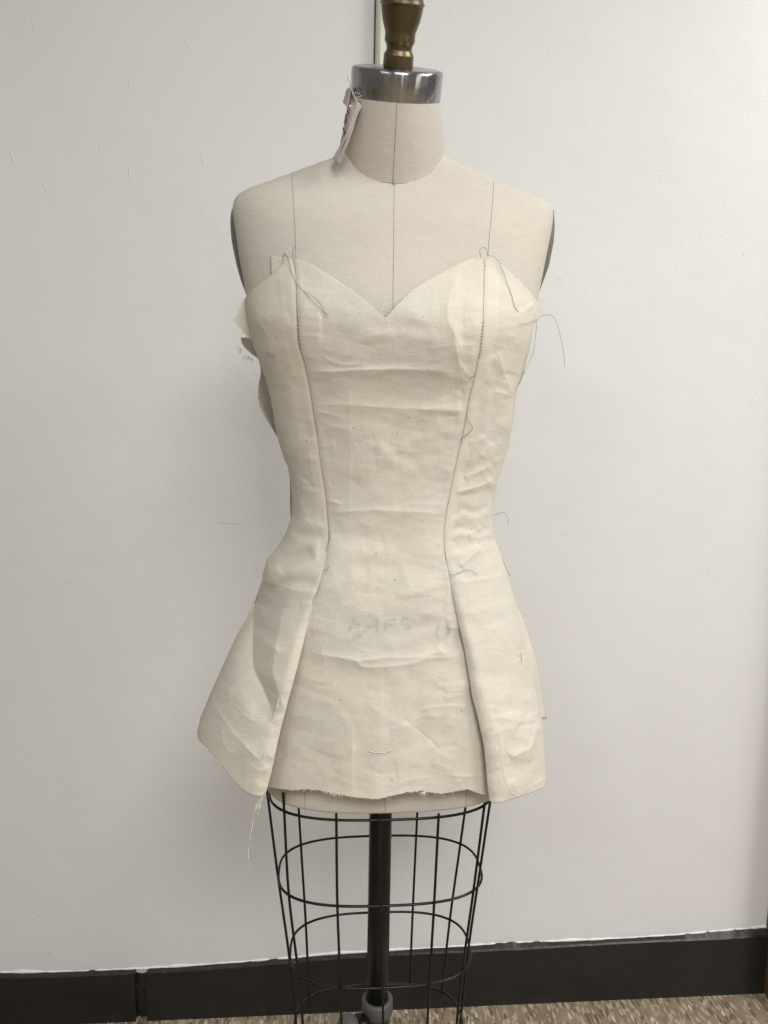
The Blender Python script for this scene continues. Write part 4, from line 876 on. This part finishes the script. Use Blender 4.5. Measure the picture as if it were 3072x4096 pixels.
fuzz([(1975, 3209), (2077, 3187), (2173, 3148)], 40, (0, 1), (4, 9), None, -.11, 10)
V, F = merge(ge); put('frayed_edge', V, F, CREAM, dress)['kind'] = 'stuff'
ge = []
fuzz([(955, 1385), (975, 1410), (1010, 1432)], 26, (-.4, .8), (10, 26), None, .012, 12, 0.00011)
V, F = merge(ge); put('frayed_edge', V, F, plain('grey_fibres', (0.25, 0.27, 0.30), 0.8), dress)['kind'] = 'stuff'

# ------------------------------------------------------------------ scrap pinned to the neck, pins
tag = empty('fabric_scrap', tuple(on_y(1385, 500, -0.03)), 'torn muslin scrap with red marker strokes pinned to the side of the neck', 'fabric scrap')
patch('backing', [(1400, 348), (1404, 400), (1400, 440), (1393, 490), (1382, 540), (1366, 590), (1345, 625), (1338, 655)], [(1404, 352), (1428, 397), (1446, 426), (1434, 446), (1421, 484), (1405, 535), (1385, 586), (1354, 660)], [-.048, -.05, -.052, -.05, -.04], [-.040, -.055, -.060, -.062, -.055], SCRAP, 50, 10, 5, 0.0015, parent=tag)
patch('printed_face', [(1388, 360), (1389, 425), (1386, 450), (1378, 494), (1371, 534), (1363, 572), (1356, 590), (1331, 632)], [(1400, 350), (1425, 404), (1424, 440), (1414, 470), (1398, 520), (1380, 560), (1366, 588), (1344, 650)], [-.030, -.032, -.034, -.036], [-.056, -.0585, -.060, -.048], cloth_mat('scrap_face', (0.62, 0.60, 0.58), (0.56, 0.54, 0.52), False, 0.6), 50, 10, 6, 0.0012, parent=tag)
patch('folded_corner', [(1388, 356), (1383, 372), (1378, 392), (1372, 409)], [(1401, 350), (1399, 385), (1393, 410), (1388, 428)], [-.040, -.036], [-.058, -.058], cloth_mat('scrap_fold', (0.60, 0.52, 0.43), (0.54, 0.46, 0.38), False, 0.6), 16, 8, 8, 0.0005, parent=tag)
for pts, w in (([(1389, 446), (1396, 447), (1393, 456), (1387, 462), (1386, 480), (1380, 498)], 0.0011), ([(1373, 512), (1377, 525), (1380, 538)], 0.0014), ([(1371, 540), (1367, 555), (1362, 570)], 0.0006), ([(1384, 455), (1378, 490)], 0.0008)):
    P = np.array([on_y(x, y, -0.0555 + 0.004 * max(0, (1390 - x) / 30) + max(0, 1386 - x) * 0.00085) for x, y in smooth_path(np.array(pts, float), 4)])
    V, F = tube_geo(P, w * 0.75, 6); put('red_stroke', V, F, RED, tag)
ge = []
fuzz([(1401, 350), (1412, 372), (1430, 400)], 10, (.5, -.3), (12, 28), None, -.055, 14, 0.00022)
V, F = merge(ge); put('frayed_edge', V, F, CREAM, tag)['kind'] = 'stuff'
tube('thread', np.array([on_y(x, y, -.05) for x, y in [(1388, 308), (1394, 318), (1401, 332), (1403, 350), (1407, 366), (1420, 385)]]), 0.0003, SEAM, tag, 5)
def pin(loc, d, label, headmat, rh):
    d = np.array(d, float); d /= np.linalg.norm(d)
    o = empty('pin', tuple(loc), label, 'pin')
    o['group'] = 'pins stuck in the neck of the dress form'
    V, F = lathe_geo([(rh * math.sin(a) + 1e-5, -rh * 1.15 * math.cos(a)) for a in np.linspace(0, math.pi, 9)], loc, d, 16); put('head', V, F, headmat, o)
    tube('shaft', np.array([loc, loc + d * 0.026]), 0.0003, STEELP, o, 6)
pin(on_y(1401, 425, -0.0635), (0.25, 1.0, -0.45), 'pearl headed pin holding the torn scrap on the neck', PINW, 0.0014)
pf = NK[-2][72]; pin(pf + np.array([0.0, -0.0035, -0.0005]), (0.05, 1, 0.35), 'small steel pin stuck at the front centre of the collar seam', STEELP, 0.0013)
